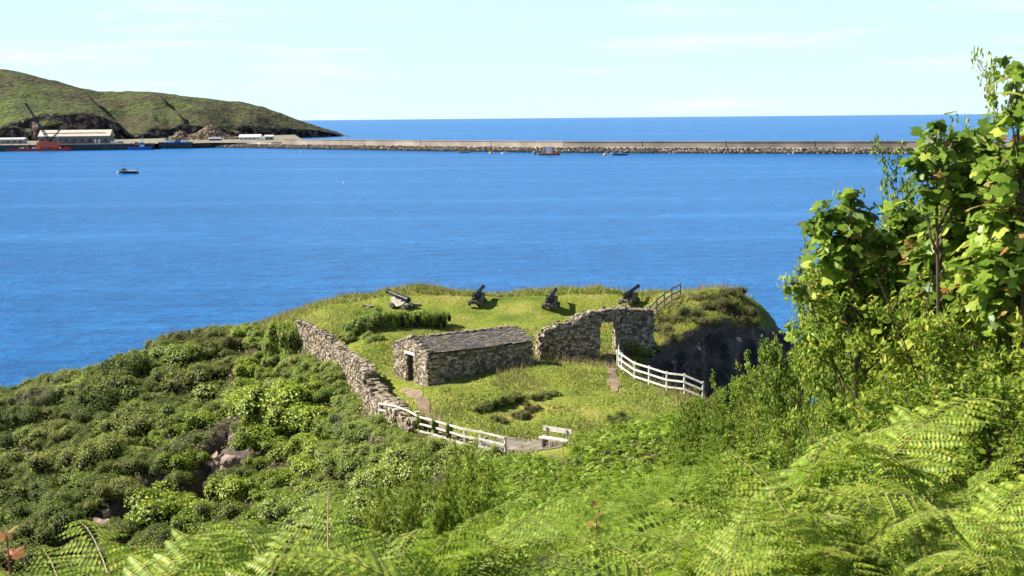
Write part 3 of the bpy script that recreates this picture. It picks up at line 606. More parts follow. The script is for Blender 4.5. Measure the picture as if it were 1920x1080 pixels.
def clad(mb, O, U, N, Lu, Lv, ok, rng, size=(0.27, 0.125), depth=0.09, zfun=None):
    """rough coursed stones standing proud of a face: O origin, U along, +Z up, N outward"""
    O, U, N = (np.array(a, float) for a in (O, U, N)); v = 0.0; C_, S_ = [], []
    while v < Lv:
        h = size[1] * rng.uniform(0.7, 1.35); u = -rng.uniform(0, .3)
        while u < Lu:
            w = size[0] * rng.uniform(0.5, 1.5); uc, vc = u + w / 2, v + h / 2
            if 0 <= uc <= Lu and ok(uc, vc): C_.append((uc, vc)); S_.append((w * .94, h * .92))
            u += w
        v += h
    C_, S_ = np.array(C_), np.array(S_); n_ = len(C_)
    base = np.array([[-1, -1, -1], [1, -1, -1], [1, 1, -1], [-1, 1, -1], [-1, -1, 1], [1, -1, 1], [1, 1, 1], [-1, 1, 1]], float) * .5
    V_ = base[None] * (1 + rng.uniform(-.22, .06, (n_, 8, 3)))
    d = depth * rng.uniform(.6, 1.7, n_)
    tl = rng.uniform(-.12, .12, n_)
    loc = np.stack([V_[..., 0] * S_[:, None, 0], V_[..., 1] * (2 * d)[:, None], V_[..., 2] * S_[:, None, 1] + V_[..., 0] * (tl * S_[:, 0])[:, None]], -1)
    off = np.zeros(n_) if zfun is None else zfun(C_[:, 0])
    P = O + (loc[..., 0] + C_[:, None, 0])[..., None] * U + loc[..., 1][..., None] * N + (loc[..., 2] + C_[:, None, 1] + off[:, None])[..., None] * np.array([0, 0, 1.0])
    Q = (np.array(BOXQ)[None] + 8 * np.arange(n_)[:, None, None]).reshape(-1, 4)
    mb.add(P.reshape(-1, 3), Q); return mb

def stone(mb, c, size, rng, rz=0.0):
    rocks(mb, [c], 1.0, rng); V_ = mb.v[-1]; cc = V_.mean(0); e_ = np.ptp(V_, axis=0); mb.v[-1] = (((V_ - cc) / e_ * np.array(size)) @ rotz(rz).T) + np.array(c); return mb
STONE_PROTO = []
for k in range(8):
    o = stone(MB(), (0, 0, 0), (1, 1, 1), np.random.default_rng(60 + k)).build('stone', STONE); STONE_PROTO.append(o)

def rubble_wall(name, label, pts, thick, rng, holes=None, both=True, cope=0.4):
    """pts: list of (x, y, z_bottom, z_top) along the wall's centre line"""
    pts = [np.array(p, float) for p in pts]; p0 = pts[0]; e = tag(empty(name, (p0[0], p0[1], p0[2])), label, 'wall'); org = np.array([p0[0], p0[1], p0[2]])
    core = MB(); st = MB(); cum_ = 0
    for a, b2 in zip(pts[:-1], pts[1:]):
        d = b2[:2] - a[:2]; L = np.linalg.norm(d); U = np.array([*(d / L), 0]); N = np.array([U[1], -U[0], 0]); zb = min(a[2], b2[2])
        A = np.array([a[0], a[1], zb]) - org
        spans = [(0, L, zb, None)]
        hs = [h for h in (holes or []) if cum_ <= h[0] < cum_ + L]
        cuts = [0] + sorted(sum([[h[0] - cum_, h[1] - cum_] for h in hs], [])) + [L]
        top = lambda u: (a[3] + (b2[3] - a[3]) * np.clip(u / L, 0, 1)) - zb
        for i, (u0, u1) in enumerate(zip(cuts[:-1], cuts[1:])):
            if u1 - u0 < .02: continue
            lo = 0.0
            if i % 2 == 1: lo = hs[0][2] - zb
            V_ = [A + U * u + N * sd * thick / 2 + np.array([0, 0, z]) for u in (u0, u1) for sd in (-1, 1) for z in (lo, top(u) - .06)]
            core.add(V_, [(0, 1, 5, 4), (2, 6, 7, 3), (0, 2, 3, 1), (4, 5, 7, 6), (1, 3, 7, 5), (0, 4, 6, 2)])
        hole = lambda u, v: not any(h[0] - cum_ < u < h[1] - cum_ and v + zb < h[2] for h in hs)
        rag = lambda u: top(u) + 0.16 * math.sin(u * 2.3 + a[0]) * math.sin(u * 5.1)
        for sd in ((1, -1) if both else (1,)):
            clad(st, A + N * sd * thick / 2, U, N * sd, L, max(a[3], b2[3]) - zb + .1, lambda u, v: hole(u, v) and v < rag(u), rng)
        for h in hs:                                        # jambs
            for ue, s2 in ((h[0] - cum_, 1), (h[1] - cum_, -1)): clad(st, A + U * ue - N * thick / 2 , N, U * s2, thick, h[2] - zb, lambda u, v: True, rng, (.3, .17), .05)
        u = 0.1
        while u < L:
            w = cope * rng.uniform(.6, 1.4)
            for off in (-.5, .5) if thick > .5 else (0,):
                if rng.random() < .82:
                    P = A + U * (u + w / 2) + N * off * thick * .5 + np.array([0, 0, top(u) + rng.uniform(-.04, .07)])
                    c = inst('stone', STONE_PROTO[rng.integers(8)], P, 0, (w * 1.05, thick * .62, rng.uniform(.10, .22)), e, rot=(rng.uniform(-.15, .15), rng.uniform(-.2, .2), math.atan2(U[1], U[0]) + rng.uniform(-.3, .3)))
            u += w
        cum_ += L
    for end, sg in ((pts[0], -1), (pts[-1], 1)):            # ragged ends
        a, b2 = (pts[0], pts[1]) if sg < 0 else (pts[-2], pts[-1]); d = b2[:2] - a[:2]; U = np.array([*(d / np.linalg.norm(d)), 0]); N = np.array([U[1], -U[0], 0])
        clad(st, np.array([end[0], end[1], end[2]]) - org - N * thick / 2, N, U * sg, thick, end[3] - end[2], lambda u, v: True, rng, (.3, .17), .13)
    core.build('core', MORTAR, e); tag(st.build('masonry', STONE, e), None, None, kind='stuff')
    return e
rw = np.random.default_rng(5)
WALL_L = [(-15.9, 98.9, 11.2, 15.05), (-14.4, 95.2, 11.2, 15.05), (-12.9, 92.2, 11.2, 15.05), (-12.3, 90.9, 11.2, 14.75), (-10.9, 87.2, 11.3, 14.65), (-9.9, 84.4, 11.4, 14.55), (-9.2, 82.3, 11.5, 14.75), (-8.7, 80.2, 11.6, 14.7)]
rubble_wall('fort_wall', 'tall ruined rubble wall stepping down the left side of the fort', WALL_L, 0.62, rw)
rubble_wall('low_wall', 'low broken rubble wall running on below the tall fort wall', [(-8.55, 79.6, 12, 14.2), (-7.7, 77.2, 11.9, 13.8), (-6.7, 74.9, 11.9, 13.75), (-6.2, 73.8, 11.9, 13.6)], 1.0, rw, cope=.5)
rubble_wall('low_wall', 'small tumbled stub of stone at the end of the low wall', [(-6.0, 73.3, 11.9, 13.65), (-5.3, 72.0, 11.9, 13.5)], 0.95, rw, cope=.45)
AW = lambda px, y, zt: (at_y(px, 660, y)[0], y, 13.5, zt)
rubble_wall('gateway_wall', 'shaded stone wall with a tall open gateway beside the white fence', [AW(1012, 86.6, 15.6), AW(1022, 86.7, 16.2), AW(1062, 87.2, 16.6), AW(1098, 87.7, 17.15), AW(1160, 88.4, 17.3), AW(1219, 89.0, 17.05)], 0.8, rw,
            holes=[(sum([0, np.hypot(AW(1098, 87.7, 0)[0] - AW(1062, 87.2, 0)[0], .5), np.hypot(AW(1062, 87.2, 0)[0] - AW(1022, 86.7, 0)[0], .5), np.hypot(AW(1022, 86.7, 0)[0] - AW(1012, 86.6, 0)[0], .1)]) + 0.85,
                    sum([0, np.hypot(AW(1098, 87.7, 0)[0] - AW(1062, 87.2, 0)[0], .5), np.hypot(AW(1062, 87.2, 0)[0] - AW(1022, 86.7, 0)[0], .5), np.hypot(AW(1022, 86.7, 0)[0] - AW(1012, 86.6, 0)[0], .1)]) + 2.15, 16.45)])

# ------------------------------------------------------------------ powder magazine
ux, uy = np.array([0.835, 0.55, 0]), np.array([-0.55, 0.835, 0]); LB, WB, EH, RH = 7.5, 4.2, 1.95, 2.62
bo = np.array([-5.05, 78.4, 14.08]); bz0 = 13.75
mag = tag(empty('powder_magazine', bo), 'small stone powder magazine with slate roof and dark doorway', 'building')
def bl(a, b2, c): return ux * a + uy * b2 + np.array([0, 0, c])
D0, D1, DH = 1.75, 2.5, 1.66                                   # doorway along the gable, and its head height
wl_ = MB()
def slab(a0, a1, b0, b1, z0, z1, mb=wl_):
    V_ = [bl(a, b2, z) for z in (z0, z1) for a, b2 in ((a0, b0), (a1, b0), (a1, b1), (a0, b1))]; mb.add(V_, BOXQ); return mb
slab(0, .5, 0, D0, -.9, EH); slab(0, .5, D1, WB, -.9, EH); slab(0, .5, D0, D1, DH, EH)
slab(LB - .5, LB, 0, WB, -.9, EH); slab(.5, LB - .5, 0, .5, -.9, EH - .01); slab(.5, LB - .5, WB - .5, WB, -.9, EH - .01)
for a in (0, LB - .5):
    wl_.add([bl(a, 0, EH), bl(a, WB, EH), bl(a, WB / 2, RH), bl(a + .5, 0, EH), bl(a + .5, WB, EH), bl(a + .5, WB / 2, RH)], [(0, 1, 4, 3), (1, 2, 5, 4), (2, 0, 3, 5)], [(0, 2, 1), (3, 4, 5)])
wl_.build('core', MORTAR, mag)
rm = np.random.default_rng(12); ms = MB()
gab = lambda u: EH + (RH - EH) * (1 - abs(u - WB / 2) / (WB / 2)) + .12
clad(ms, bl(0, 0, -.8), uy, -ux, WB, RH + 1, lambda u, v: v - .8 < gab(u) and not (D0 - .05 < u < D1 + .05 and v - .8 < DH + .2), rm, (.26, .12), .06)
clad(ms, bl(LB, 0, -.8), uy, ux, WB, RH + 1, lambda u, v: v - .8 < gab(u), rm, (.26, .12), .06)
clad(ms, bl(0, 0, -.8), ux, -uy, LB, EH + .8, lambda u, v: True, rm, (.28, .12), .06)
clad(ms, bl(0, WB, -.8), ux, uy, LB, EH + .8, lambda u, v: True, rm, (.28, .12), .06)
tag(ms.build('masonry', STONE, mag), None, None, kind='stuff')
slab(-.10, .12, D0 - .3, D1 + .3, DH + .01, DH + .17, MB()).build('lintel', TIMBER, mag)
dr_ = slab(.28, .33, D0 + .38, D1, -.2, DH - .03, MB()).build('door', plain('grey_door', (.12, .12, .13), .8), mag)
slab(.24, .28, D0 + .45, D0 + .52, .7, .85, MB()).build('handle', M['darksteel'], dr_)
sl = MB()
for side in (0, 1):
    run = WB / 2 + .12; rise = RH - EH; rows = 20
    for i in range(rows):
        t0 = i / rows; a = -.02 - rm.uniform(0, .1) + (.5 if side == 0 and False else 0)
        while a < LB + .02:
            w = rm.uniform(.16, .4); t1 = t0 + 1.7 / rows; b0 = (-.14 + run * t0) if side == 0 else WB + .14 - run * t0; b1 = (-.14 + run * min(t1, 1.03)) if side == 0 else WB + .14 - run * min(t1, 1.03)
            z0_ = EH + .10 + rise * t0 + rm.uniform(0, .015) - .05 * math.sin(a / LB * math.pi); z1_ = EH + .07 + rise * min(t1, 1.03) - .05 * math.sin(a / LB * math.pi); jb = rm.uniform(-.03, .03)
            if not (i < 1 and rm.random() < .08):
                V_ = [bl(a, b0 + jb, z0_), bl(a + w * .97, b0 + jb, z0_ + rm.uniform(-.01, .02)), bl(a + w * .97, b1, z1_), bl(a, b1, z1_)]; V_ += [v + np.array([0, 0, .03]) for v in V_]; sl.add(V_, BOXQ)
            a += w
tag(sl.build('roof_slates', SLATE, mag), None, None, kind='stuff')
for k in range(24):
    a = (k + .5) * LB / 24; inst('ridge_stone', STONE_PROTO[k % 8], bl(a, WB / 2, RH + .12), 0, (.36, .34, .09), mag, rot=(0, 0, .5 + rm.uniform(-.15, .15)))
for b_ in np.linspace(.1, WB - .1, 11):                         # raised gable coping
    inst('coping_stone', STONE_PROTO[int(b_ * 7) % 8], bl(.16, b_, gab(b_) + .05), 0, (.45, .40, .18), mag, rot=(0, 0, .5 + rm.uniform(-.2, .2)))

# ------------------------------------------------------------------ cannons
IRON = plain('black_cannon_iron', (0.010, 0.011, 0.017), 0.45, 0.3, 6, 0.1); CARR = plain('bleached_carriage_wood', (0.62, 0.56, 0.47), 0.9, 0.3, 2.5, 0.4); CARRD = plain('tarred_carriage_wood', (0.17, 0.15, 0.125), .9, .4, 2.5, .4); TRUCK = plain('dark_truck_wood', (0.10, 0.085, 0.075), 0.9, 0.3, 4)
def cannon(label, px, py, z, az, src=None):
    """az: direction of the muzzle on the ground"""
    p0 = at_z(px, py, z); p0[2] = ground(p0[0], p0[1]) - .02
    e = tag(empty('cannon', p0, az), label, 'cannon', 'old cannons on the terrace')
    if src is None:
        el = math.radians(13); R = np.array([[math.cos(el), 0, -math.sin(el)], [0, 1, 0], [math.sin(el), 0, math.cos(el)]])
        prf = [(-1.05, .0), (-1.05, .05), (-1.0, .085), (-.93, .085), (-.9, .05), (-.87, .05), (-.85, .17), (-.82, .235), (-.74, .235), (-.73, .215), (-.35, .205), (-.34, .22), (-.29, .22), (-.28, .195), (.25, .178), (.26, .192), (.31, .192), (.32, .17), (1.2, .135), (1.21, .15), (1.25, .15), (1.26, .135), (1.38, .145), (1.46, .175), (1.52, .165), (1.525, .085), (1.3, .08), (1.3, .0)]
        mb2 = MB(); sg = 18; th = np.arange(sg) * 2 * math.pi / sg
        V_ = np.concatenate([np.stack([np.full(sg, x), r_ * np.cos(th), r_ * np.sin(th)], 1) for x, r_ in prf]) @ R.T + np.array([-.12, 0, .86])
        Q = [(i * sg + k, i * sg + (k + 1) % sg, (i + 1) * sg + (k + 1) % sg, (i + 1) * sg + k) for i in range(len(prf) - 1) for k in range(sg)]
        mb2.add(V_, Q).build('barrel', IRON, e)
        MB().tube([(.02, -.42, .86), (.02, .42, .86)], .075, 10).build('trunnion', IRON, e)
        out = [(-1.0, .16), (-.85, .16), (-.75, .24), (-.5, .26), (-.25, .24), (-.15, .16), (.62, .16), (.62, .82), (-.08, .86), (-.1, .72), (-.4, .70), (-.42, .56), (-.7, .54), (-.72, .42), (-1.0, .40)]
        for sgn in (-1, 1):
            y0, y1 = sgn * .24, sgn * .37; k = len(out)
            V_ = [(x, y0, z_) for x, z_ in out] + [(x, y1, z_) for x, z_ in out]; ch = MB(); cxy = np.mean(np.array(out), 0)
            # triangulated stepped cheek: strips between the lower and the upper edge
            xs = [-1.0, -.72, -.42, -.1, .62]; lo_ = [.16, .24, .26, .16, .16]; hi_ = [(.40, .40), (.54, .54), (.70, .70), (.84, .82)]
            for i in range(4):
                ch.add([(xs[i], y0, lo_[i]), (xs[i + 1], y0, lo_[i + 1]), (xs[i + 1], y1, lo_[i + 1]), (xs[i], y1, lo_[i]), (xs[i], y0, hi_[i][0]), (xs[i + 1], y0, hi_[i][1]), (xs[i + 1], y1, hi_[i][1]), (xs[i], y1, hi_[i][0])], BOXQ)
            ch.build('cheek', CARR, e)
        MB().box((-.15, 0, .34), (1.5, .44, .12)).build('bed', CARR, e); MB().box((.5, 0, .5), (.12, .46, .5)).build('transom', CARR, e); MB().box((-.62, 0, .58), (.5, .22, .16)).build('quoin', CARR, e)
        for x in (-.8, .42):
            MB().box((x, 0, .2), (.16, 1.0, .15)).build('axletree', TRUCK, e)
            for y in (-.47, .47): MB().tube([(x, y - .07, .2), (x, y + .07, .2)], .21, 14).build('truck_wheel', TRUCK, e)
    else:
        for c in src.children:
            k = inst(c.name.split('.')[0], c, c.location, parent=e)
            if c.data.materials[0] is CARR: k.material_slots[0].link = 'OBJECT'; k.material_slots[0].material = CARRD
    return e
C1 = cannon('cannon whose barrel points left along the terrace, on a pale carriage', 750, 580.5, 15.5, math.atan2(.62, -.78))
cannon('cannon pointing seaward, next along the terrace from the left-pointing one', 897, 578.5, 15.5, math.atan2(.97, .25), C1)
cannon('cannon pointing seaward on the terrace above the left end of the gateway wall', 1034, 580, 15.5, math.atan2(.97, .27), C1)
cannon('cannon standing right behind the top of the gateway wall', 1182, 573, 15.6, math.atan2(.86, .51), C1)

# ------------------------------------------------------------------ fences and bench
def fence(name, label, pts, mat, rails, post_h, gap=None, w=.1):
    """pts: (x, y) of each post"""
    pts = [np.array(p[:2], float) for p in pts]; o0 = np.array([*pts[0], float(ground(*pts[0]))]); e = tag(empty(name, o0), label, 'fence')
    G = [np.array([p[0], p[1], float(ground(p[0], p[1]))]) - o0 for p in pts]
    for p in G: MB().box(p + np.array([0, 0, post_h / 2 - .2]), (w, w, post_h + .4), rz=.3).build('post', mat, e)
    for a, b2 in zip(G[:-1], G[1:]):
        d = b2 - a; nn = np.array([-d[1], d[0], 0]); nn /= np.linalg.norm(nn)
        if nn[1] > 0: nn = -nn
        for h in rails: MB().bar(a + nn * (w * .72) + np.array([0, 0, h]), b2 + nn * (w * .72) + np.array([0, 0, h]), .04, .105).build('rail', mat, e)
    return e
FR = [at_z(px, py, 14.05)[:2] for px, py in [(1157,655),(1157,668),(1158,681),(1161,693),(1166,703),(1190,714),(1217,724),(1250,732),(1283,737),(1318,740)]]
fence('white_fence', 'curved pale three-rail fence between the gateway and the cliff', FR, TIMBER, (.3, .72, 1.12), 1.2)
FF = [at_y(px, 560, y)[:2] for px, y in [(1203,92.5),(1217,93.6),(1231,94.8),(1245,96),(1259,97.2),(1275,98.6)]]
fence('timber_fence', 'dark timber fence climbing the grassy mound behind the gateway wall', FF, TIMBERD, (.2, .66, 1.1), 1.2)
FL = [at_z(px, py, 12.9)[:2] for px, py in [(683,770),(712,783),(742,793),(768,802),(788,812),(816,822),(843,832),(872,842),(902,848),(948,858)]]
FENL = fence('ivy_fence', 'pale rail fence with ivy-clad posts running below the low wall', FL[1:], TIMBER, (.1, .5, .88), .92)
bp0 = at_z(1040, 852, 13.2); bp0[2] = ground(bp0[0], bp0[1]); e = tag(empty('bench', bp0, -.62), 'weathered wooden bench with plank back on the stony path end', 'bench')
MB().box((0, 0, .45), (1.7, .42, .07)).build('seat', TIMBER, e); MB().box((0, .26, .86), (1.7, .05, .24), R=np.eye(3)).build('backrest', TIMBER, e)
for x in (-.6, .6):
    MB().box((x, -.08, .2), (.09, .3, .44)).build('leg', TIMBERD, e); MB().box((x, .21, .45), (.09, .06, .95)).build('back_post', TIMBERD, e)

# ------------------------------------------------------------------ paths (bare earth, and the stony apron by the bench)
EARTH = plain('bare_earth_path', (0.24, 0.17, 0.10), 1.0, 0.45, 2.2, 0.6); STONY = plain('stony_path', (0.22, 0.18, 0.135), 0.95, 0.5, 1.6, 0.7)
PATHS = []
def path(name, line, width, mat, lift=.05):
    line = [np.array(p[:2], float) for p in line]; PATHS.append((line, width)); Ls = np.r_[0, np.cumsum([np.linalg.norm(b2 - a) for a, b2 in zip(line[:-1], line[1:])])]
    N_ = int(Ls[-1] / .25) + 2; ss = np.linspace(0, Ls[-1], N_); V_ = []; A = np.array(line)
    for s_ in ss:
        p = np.array([np.interp(s_, Ls, A[:, 0]), np.interp(s_, Ls, A[:, 1])]); q = np.array([np.interp(s_ + .1, Ls, A[:, 0]), np.interp(s_ + .1, Ls, A[:, 1])]) - np.array([np.interp(s_ - .1, Ls, A[:, 0]), np.interp(s_ - .1, Ls, A[:, 1])])
        q /= np.linalg.norm(q) + 1e-9; nn = np.array([-q[1], q[0]]); wd = width * (0.8 + .45 * vnoise(np.array([s_, width, 3.3]), .9, 2)) * min(1, .3 + min(s_, Ls[-1] - s_))
        for k in np.linspace(-.5, .5, 7):
            c = p + nn * wd * k; V_.append((c[0], c[1], float(ground(c[0], c[1])) + lift))
    structure(MB().add(V_, grid_quads(7, N_)).build(name, mat, smooth=True))
path('path', [at_z(px, py, 14.1) for px, py in [(1141,664),(1141,668),(1144,690),(1148,710),(1152,726),(1153,740)]], .75, EARTH)
path('path', [at_z(px, py, 13.6) for px, py in [(757,737),(775,747),(792,762),(803,778),(830,800),(870,818)]], 1.0, EARTH)
path('stony_path', [at_z(px, py, 13.2) for px, py in [(855,832),(900,838),(950,836),(1000,842),(1045,850),(1060,862)]], 3.2, STONY, .04)

# ------------------------------------------------------------------ rock: cove cliff and outcrops on the left slope
m_rock, n, l, b = new_mat('cliff_rock')
g = n.new('ShaderNodeNewGeometry'); z1 = n.new('ShaderNodeTexNoise'); z1.inputs['Scale'].default_value = 0.8; z1.inputs['Detail'].default_value = 8
z2 = n.new('ShaderNodeTexNoise'); z2.inputs['Scale'].default_value = 2.6; z2.inputs['Detail'].default_value = 5
mpn = n.new('ShaderNodeMapping'); mpn.inputs['Scale'].default_value = (1, 1, .45); l.new(g.outputs['Position'], mpn.inputs['Vector'])
l.new(mpn.outputs['Vector'], z1.inputs['Vector']); l.new(mpn.outputs['Vector'], z2.inputs['Vector'])
r1 = ramp(n, [(0.36, (0.022, 0.017, 0.015)), (0.5, (0.07, 0.052, 0.042)), (0.64, (0.17, 0.125, 0.09))]); l.new(z1.outputs['Fac'], r1.inputs['Fac'])
r2 = ramp(n, [(0.68, (0, 0, 0)), (0.72, (1, 1, 1))]); l.new(z2.outputs['Fac'], r2.inputs['Fac'])
m3 = n.new('ShaderNodeMixRGB'); m3.inputs['Color2'].default_value = (0.6, 0.58, 0.55, 1); l.new(r2.outputs['Color'], m3.inputs['Fac']); l.new(r1.outputs['Color'], m3.inputs['Color1']); l.new(m3.outputs['Color'], b.inputs['Base Color'])
b.inputs['Roughness'].default_value = .9; bp = n.new('ShaderNodeBump'); bp.inputs['Strength'].default_value = .8; bp.inputs['Distance'].default_value = .2; l.new(z1.outputs['Fac'], bp.inputs['Height']); l.new(bp.outputs['Normal'], b.inputs['Normal'])
CL = np.array([(8.6,86.6),(9.5,88.7),(11.8,90.3),(14.8,91.7),(18,94),(20.5,97.8),(22,101)]); cl_ = np.r_[0, np.cumsum(np.linalg.norm(np.diff(CL, axis=0), axis=1))]
ns_, nz_ = 150, 90; V_ = np.zeros((ns_, nz_, 3))
for i, s_ in enumerate(np.linspace(0, cl_[-1], ns_)):
    p = np.array([np.interp(s_, cl_, CL[:, 0]), np.interp(s_, cl_, CL[:, 1])]); q = np.array([np.interp(s_ + .6, cl_, CL[:, 0]), np.interp(s_ + .6, cl_, CL[:, 1])]) - np.array([np.interp(s_ - .6, cl_, CL[:, 0]), np.interp(s_ - .6, cl_, CL[:, 1])]); q /= np.linalg.norm(q); nn = np.array([q[1], -q[0]])
    top = float(ground(*(p - nn * 1.3))) - .15
    for j, t in enumerate(np.linspace(0, 1, nz_)):
        z = 1 + (top - 1) * t; c = p + nn * (.9 * (1 - t) + .1) - nn * (1.4 * max(0, t - .9) / .1); V_[i, j] = (*c, z)
tl_ = V_ @ np.array([[.9, 0, .3], [0, 1, .2], [-.3, 0, .9]]); d_ = fbm(tl_ * np.array([1.2, 1.2, .45]), .5, 4, 77) * 1.3; d_ = np.round(d_ * 3.5) / 3.5 * .75 + fbm(V_, 1.6, 3, 15) * .3
V_[..., 0] += d_ * .45; V_[..., 1] -= d_ * .9 * np.linspace(1, .3, nz_)[None]
structure(MB().add(V_.reshape(-1, 3), grid_quads(nz_, ns_)[:, ::-1]).build('cliff', m_rock))
m_slab = plain('bare_slab_rock', (0.27, 0.19, 0.145), .95, .5, 1.4, .9)
def outcrop(label, k, seed):
    nx0, ny0, hw, dep, az = NOTCH[k]; nx_, ny_ = 24, 30; U, T = np.meshgrid(np.linspace(-1, 1, nx_), np.linspace(0, 1, ny_)); top = float(ground(nx0 - math.sin(az) * -.6, ny0 + math.cos(az) * .6)) + .1
    P = np.stack([U * hw * 1.15, -1.0 + T * .9 + .5 * abs(U) ** 3 + np.clip(T - .93, 0, 1) * 3, T * (dep + .8) - dep - .8], -1); dd = fbm(P + seed, .7, 4, seed); P[..., 1] += np.round(dd * 4) / 4 * .35 + dd * .15; P[..., 0] += fbm(P + 9, .7, 3, seed + 3) * .25
    o = MB().add((P.reshape(-1, 3) @ rotz(az).T), grid_quads(nx_, ny_)).build('rock_outcrop', m_slab); o.location = Vector((nx0, ny0, top)); return tag(o, label, 'rock', 'bare rock on the scrub slope')
outcrop('tall narrow slab of bare grey rock edged with bright ivy', 0, 3)
outcrop('bare brown rock face between two ivy patches on the slope', 1, 4)
outcrop('small bare rock step high in the scrub below the ivy', 2, 5)
outcrop('low reddish rock ledge near the foot of the scrub slope', 3, 6)
outcrop('dark rock shelf at the bottom of the gully', 4, 7)
for px, py, w, lb in ((692, 577, 1.1, 'flat pale stone slab in the grass at the end of the terrace'), (781, 573, .8, 'pale stone block just behind the left-pointing cannon'), (1000, 656, .5, 'fallen stone at the ragged end of the gateway wall')):
    p = hit(px, py); o = stone(MB(), (0, 0, 0), (w, .5, .3), rw).build('loose_stone', STONE); o.location = Vector((p[0], p[1], p[2] + .08)); tag(o, lb, 'stone')
for o in STONE_PROTO: bpy.data.objects.remove(o)

# ------------------------------------------------------------------ vegetation: building blocks
def orient(nrm, rng):
    """random frames whose third axis is nrm"""
    nrm = nrm / (np.linalg.norm(nrm, axis=1, keepdims=True) + 1e-9); a = rng.normal(size=nrm.shape); t = np.cross(nrm, a); t /= np.linalg.norm(t, axis=1, keepdims=True) + 1e-9
    return t, np.cross(nrm, t), nrm
def leaves(mb, P, N, size, rng, aspect=.55, fold=.25):
    """folded four-cornered leaves at P facing N"""
    t, s_, nn = orient(N, rng); sz = np.broadcast_to(np.asarray(size, float), (len(P),)) * rng.uniform(.6, 1.35, len(P)); sz = sz[:, None]
    V_ = np.stack([P - t * sz * .5, P + s_ * sz * aspect * .5 + nn * sz * fold * .3, P + t * sz * .5 - nn * sz * fold * .3, P - s_ * sz * aspect * .5 + nn * sz * fold * .3], 1)
    k = np.arange(len(P))[:, None] * 4; return mb.add(V_.reshape(-1, 3), np.concatenate([k, k + 1, k + 2, k + 3], 1))
def blob_points(rng, lumps, n_, shell=.35):
    """points through the outer shell of a heap of ellipsoids; lumps: (cx,cy,cz,rx,ry,rz)"""
    L_ = np.array(lumps, float); w = (L_[:, 3] * L_[:, 4] + L_[:, 3] * L_[:, 5]); k = rng.choice(len(L_), n_, p=w / w.sum())
    d = rng.normal(size=(n_, 3)); d /= np.linalg.norm(d, axis=1, keepdims=True); d[:, 2] = np.where(d[:, 2] < -.35, -d[:, 2], d[:, 2])
    r_ = 1 - shell * rng.random(n_) ** 1.6 + rng.normal(0, .05, n_)
    P = L_[k, :3] + d * L_[k, 3:] * r_[:, None]; N = d / L_[k, 3:]; return P, N / np.linalg.norm(N, axis=1, keepdims=True)
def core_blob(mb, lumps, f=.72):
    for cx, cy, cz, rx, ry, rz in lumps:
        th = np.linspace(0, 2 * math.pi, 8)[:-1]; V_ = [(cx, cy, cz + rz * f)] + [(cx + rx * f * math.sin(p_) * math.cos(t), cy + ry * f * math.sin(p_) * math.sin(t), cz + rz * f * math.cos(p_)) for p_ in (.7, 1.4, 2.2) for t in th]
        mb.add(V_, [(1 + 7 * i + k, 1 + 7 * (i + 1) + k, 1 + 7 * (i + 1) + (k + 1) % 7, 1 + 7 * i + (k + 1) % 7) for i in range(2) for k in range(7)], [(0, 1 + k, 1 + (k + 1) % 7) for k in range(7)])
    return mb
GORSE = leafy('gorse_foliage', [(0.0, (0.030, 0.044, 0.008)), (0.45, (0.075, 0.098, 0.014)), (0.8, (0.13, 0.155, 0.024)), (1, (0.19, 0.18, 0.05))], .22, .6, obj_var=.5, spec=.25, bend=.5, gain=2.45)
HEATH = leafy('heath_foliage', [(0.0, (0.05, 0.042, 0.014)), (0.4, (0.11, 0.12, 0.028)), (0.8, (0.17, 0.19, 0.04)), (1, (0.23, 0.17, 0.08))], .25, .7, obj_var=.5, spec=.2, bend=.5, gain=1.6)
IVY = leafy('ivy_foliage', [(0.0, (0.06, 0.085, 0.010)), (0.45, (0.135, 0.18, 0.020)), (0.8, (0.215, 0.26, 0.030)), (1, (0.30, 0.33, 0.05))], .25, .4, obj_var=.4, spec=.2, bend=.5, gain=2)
SCRUB = leafy('scrub_foliage', [(0.0, (0.045, 0.062, 0.010)), (0.45, (0.10, 0.140, 0.018)), (0.8, (0.16, 0.205, 0.030)), (1, (0.23, 0.22, 0.06))], .25, .5, obj_var=.5, spec=.3, bend=.5, gain=2.5)
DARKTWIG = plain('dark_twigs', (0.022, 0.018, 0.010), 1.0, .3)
BRANCH = plain('brown_branch', (0.10, 0.065, 0.045), .9, .35, 20)
def bush_mesh(name, rng, mat, n_, size, lumps_n, flat=.75, aspect=.55, up=0.0):
    """one bush of about 1 m radius: an Empty-free pair (foliage with a twig core as its part)"""
    lumps = [(0, 0, .25, .8, .8, .75 * flat)]
    for k in range(lumps_n):
        a = rng.uniform(0, 6.28); r_ = rng.uniform(.25, 1.0); s_ = rng.uniform(.18, .5); lumps.append((r_ * math.cos(a), r_ * math.sin(a), rng.uniform(.15, .75) * flat, s_, s_, s_ * rng.uniform(.8, 1.2)))
    P, N = blob_points(rng, lumps, n_); N = N + rng.normal(0, .45, N.shape) + np.array([0, 0, up])
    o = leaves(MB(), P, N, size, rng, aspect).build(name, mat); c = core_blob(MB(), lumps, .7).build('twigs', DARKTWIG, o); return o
def put_bush(name, src, loc, rz, sc, label, cat, group):
    o = inst(name, src, loc, rz, sc); tag(o, label, cat, group)
    for c in src.children: inst('twigs', c, (0, 0, 0), parent=o)
    return o
rv = np.random.default_rng(21)
P_GORSE = [bush_mesh('gorse_bush', rv, GORSE, 5200, .07, 14, .75, .5, .3) for _ in range(5)]
P_SCRUB = [bush_mesh('scrub_bush', rv, SCRUB, 4600, .075, 13, .8, .6, .2) for _ in range(4)]
P_IVY = [bush_mesh('ivy_bush', rv, IVY, 4000, .08, 11, .85, .8, .1) for _ in range(3)]
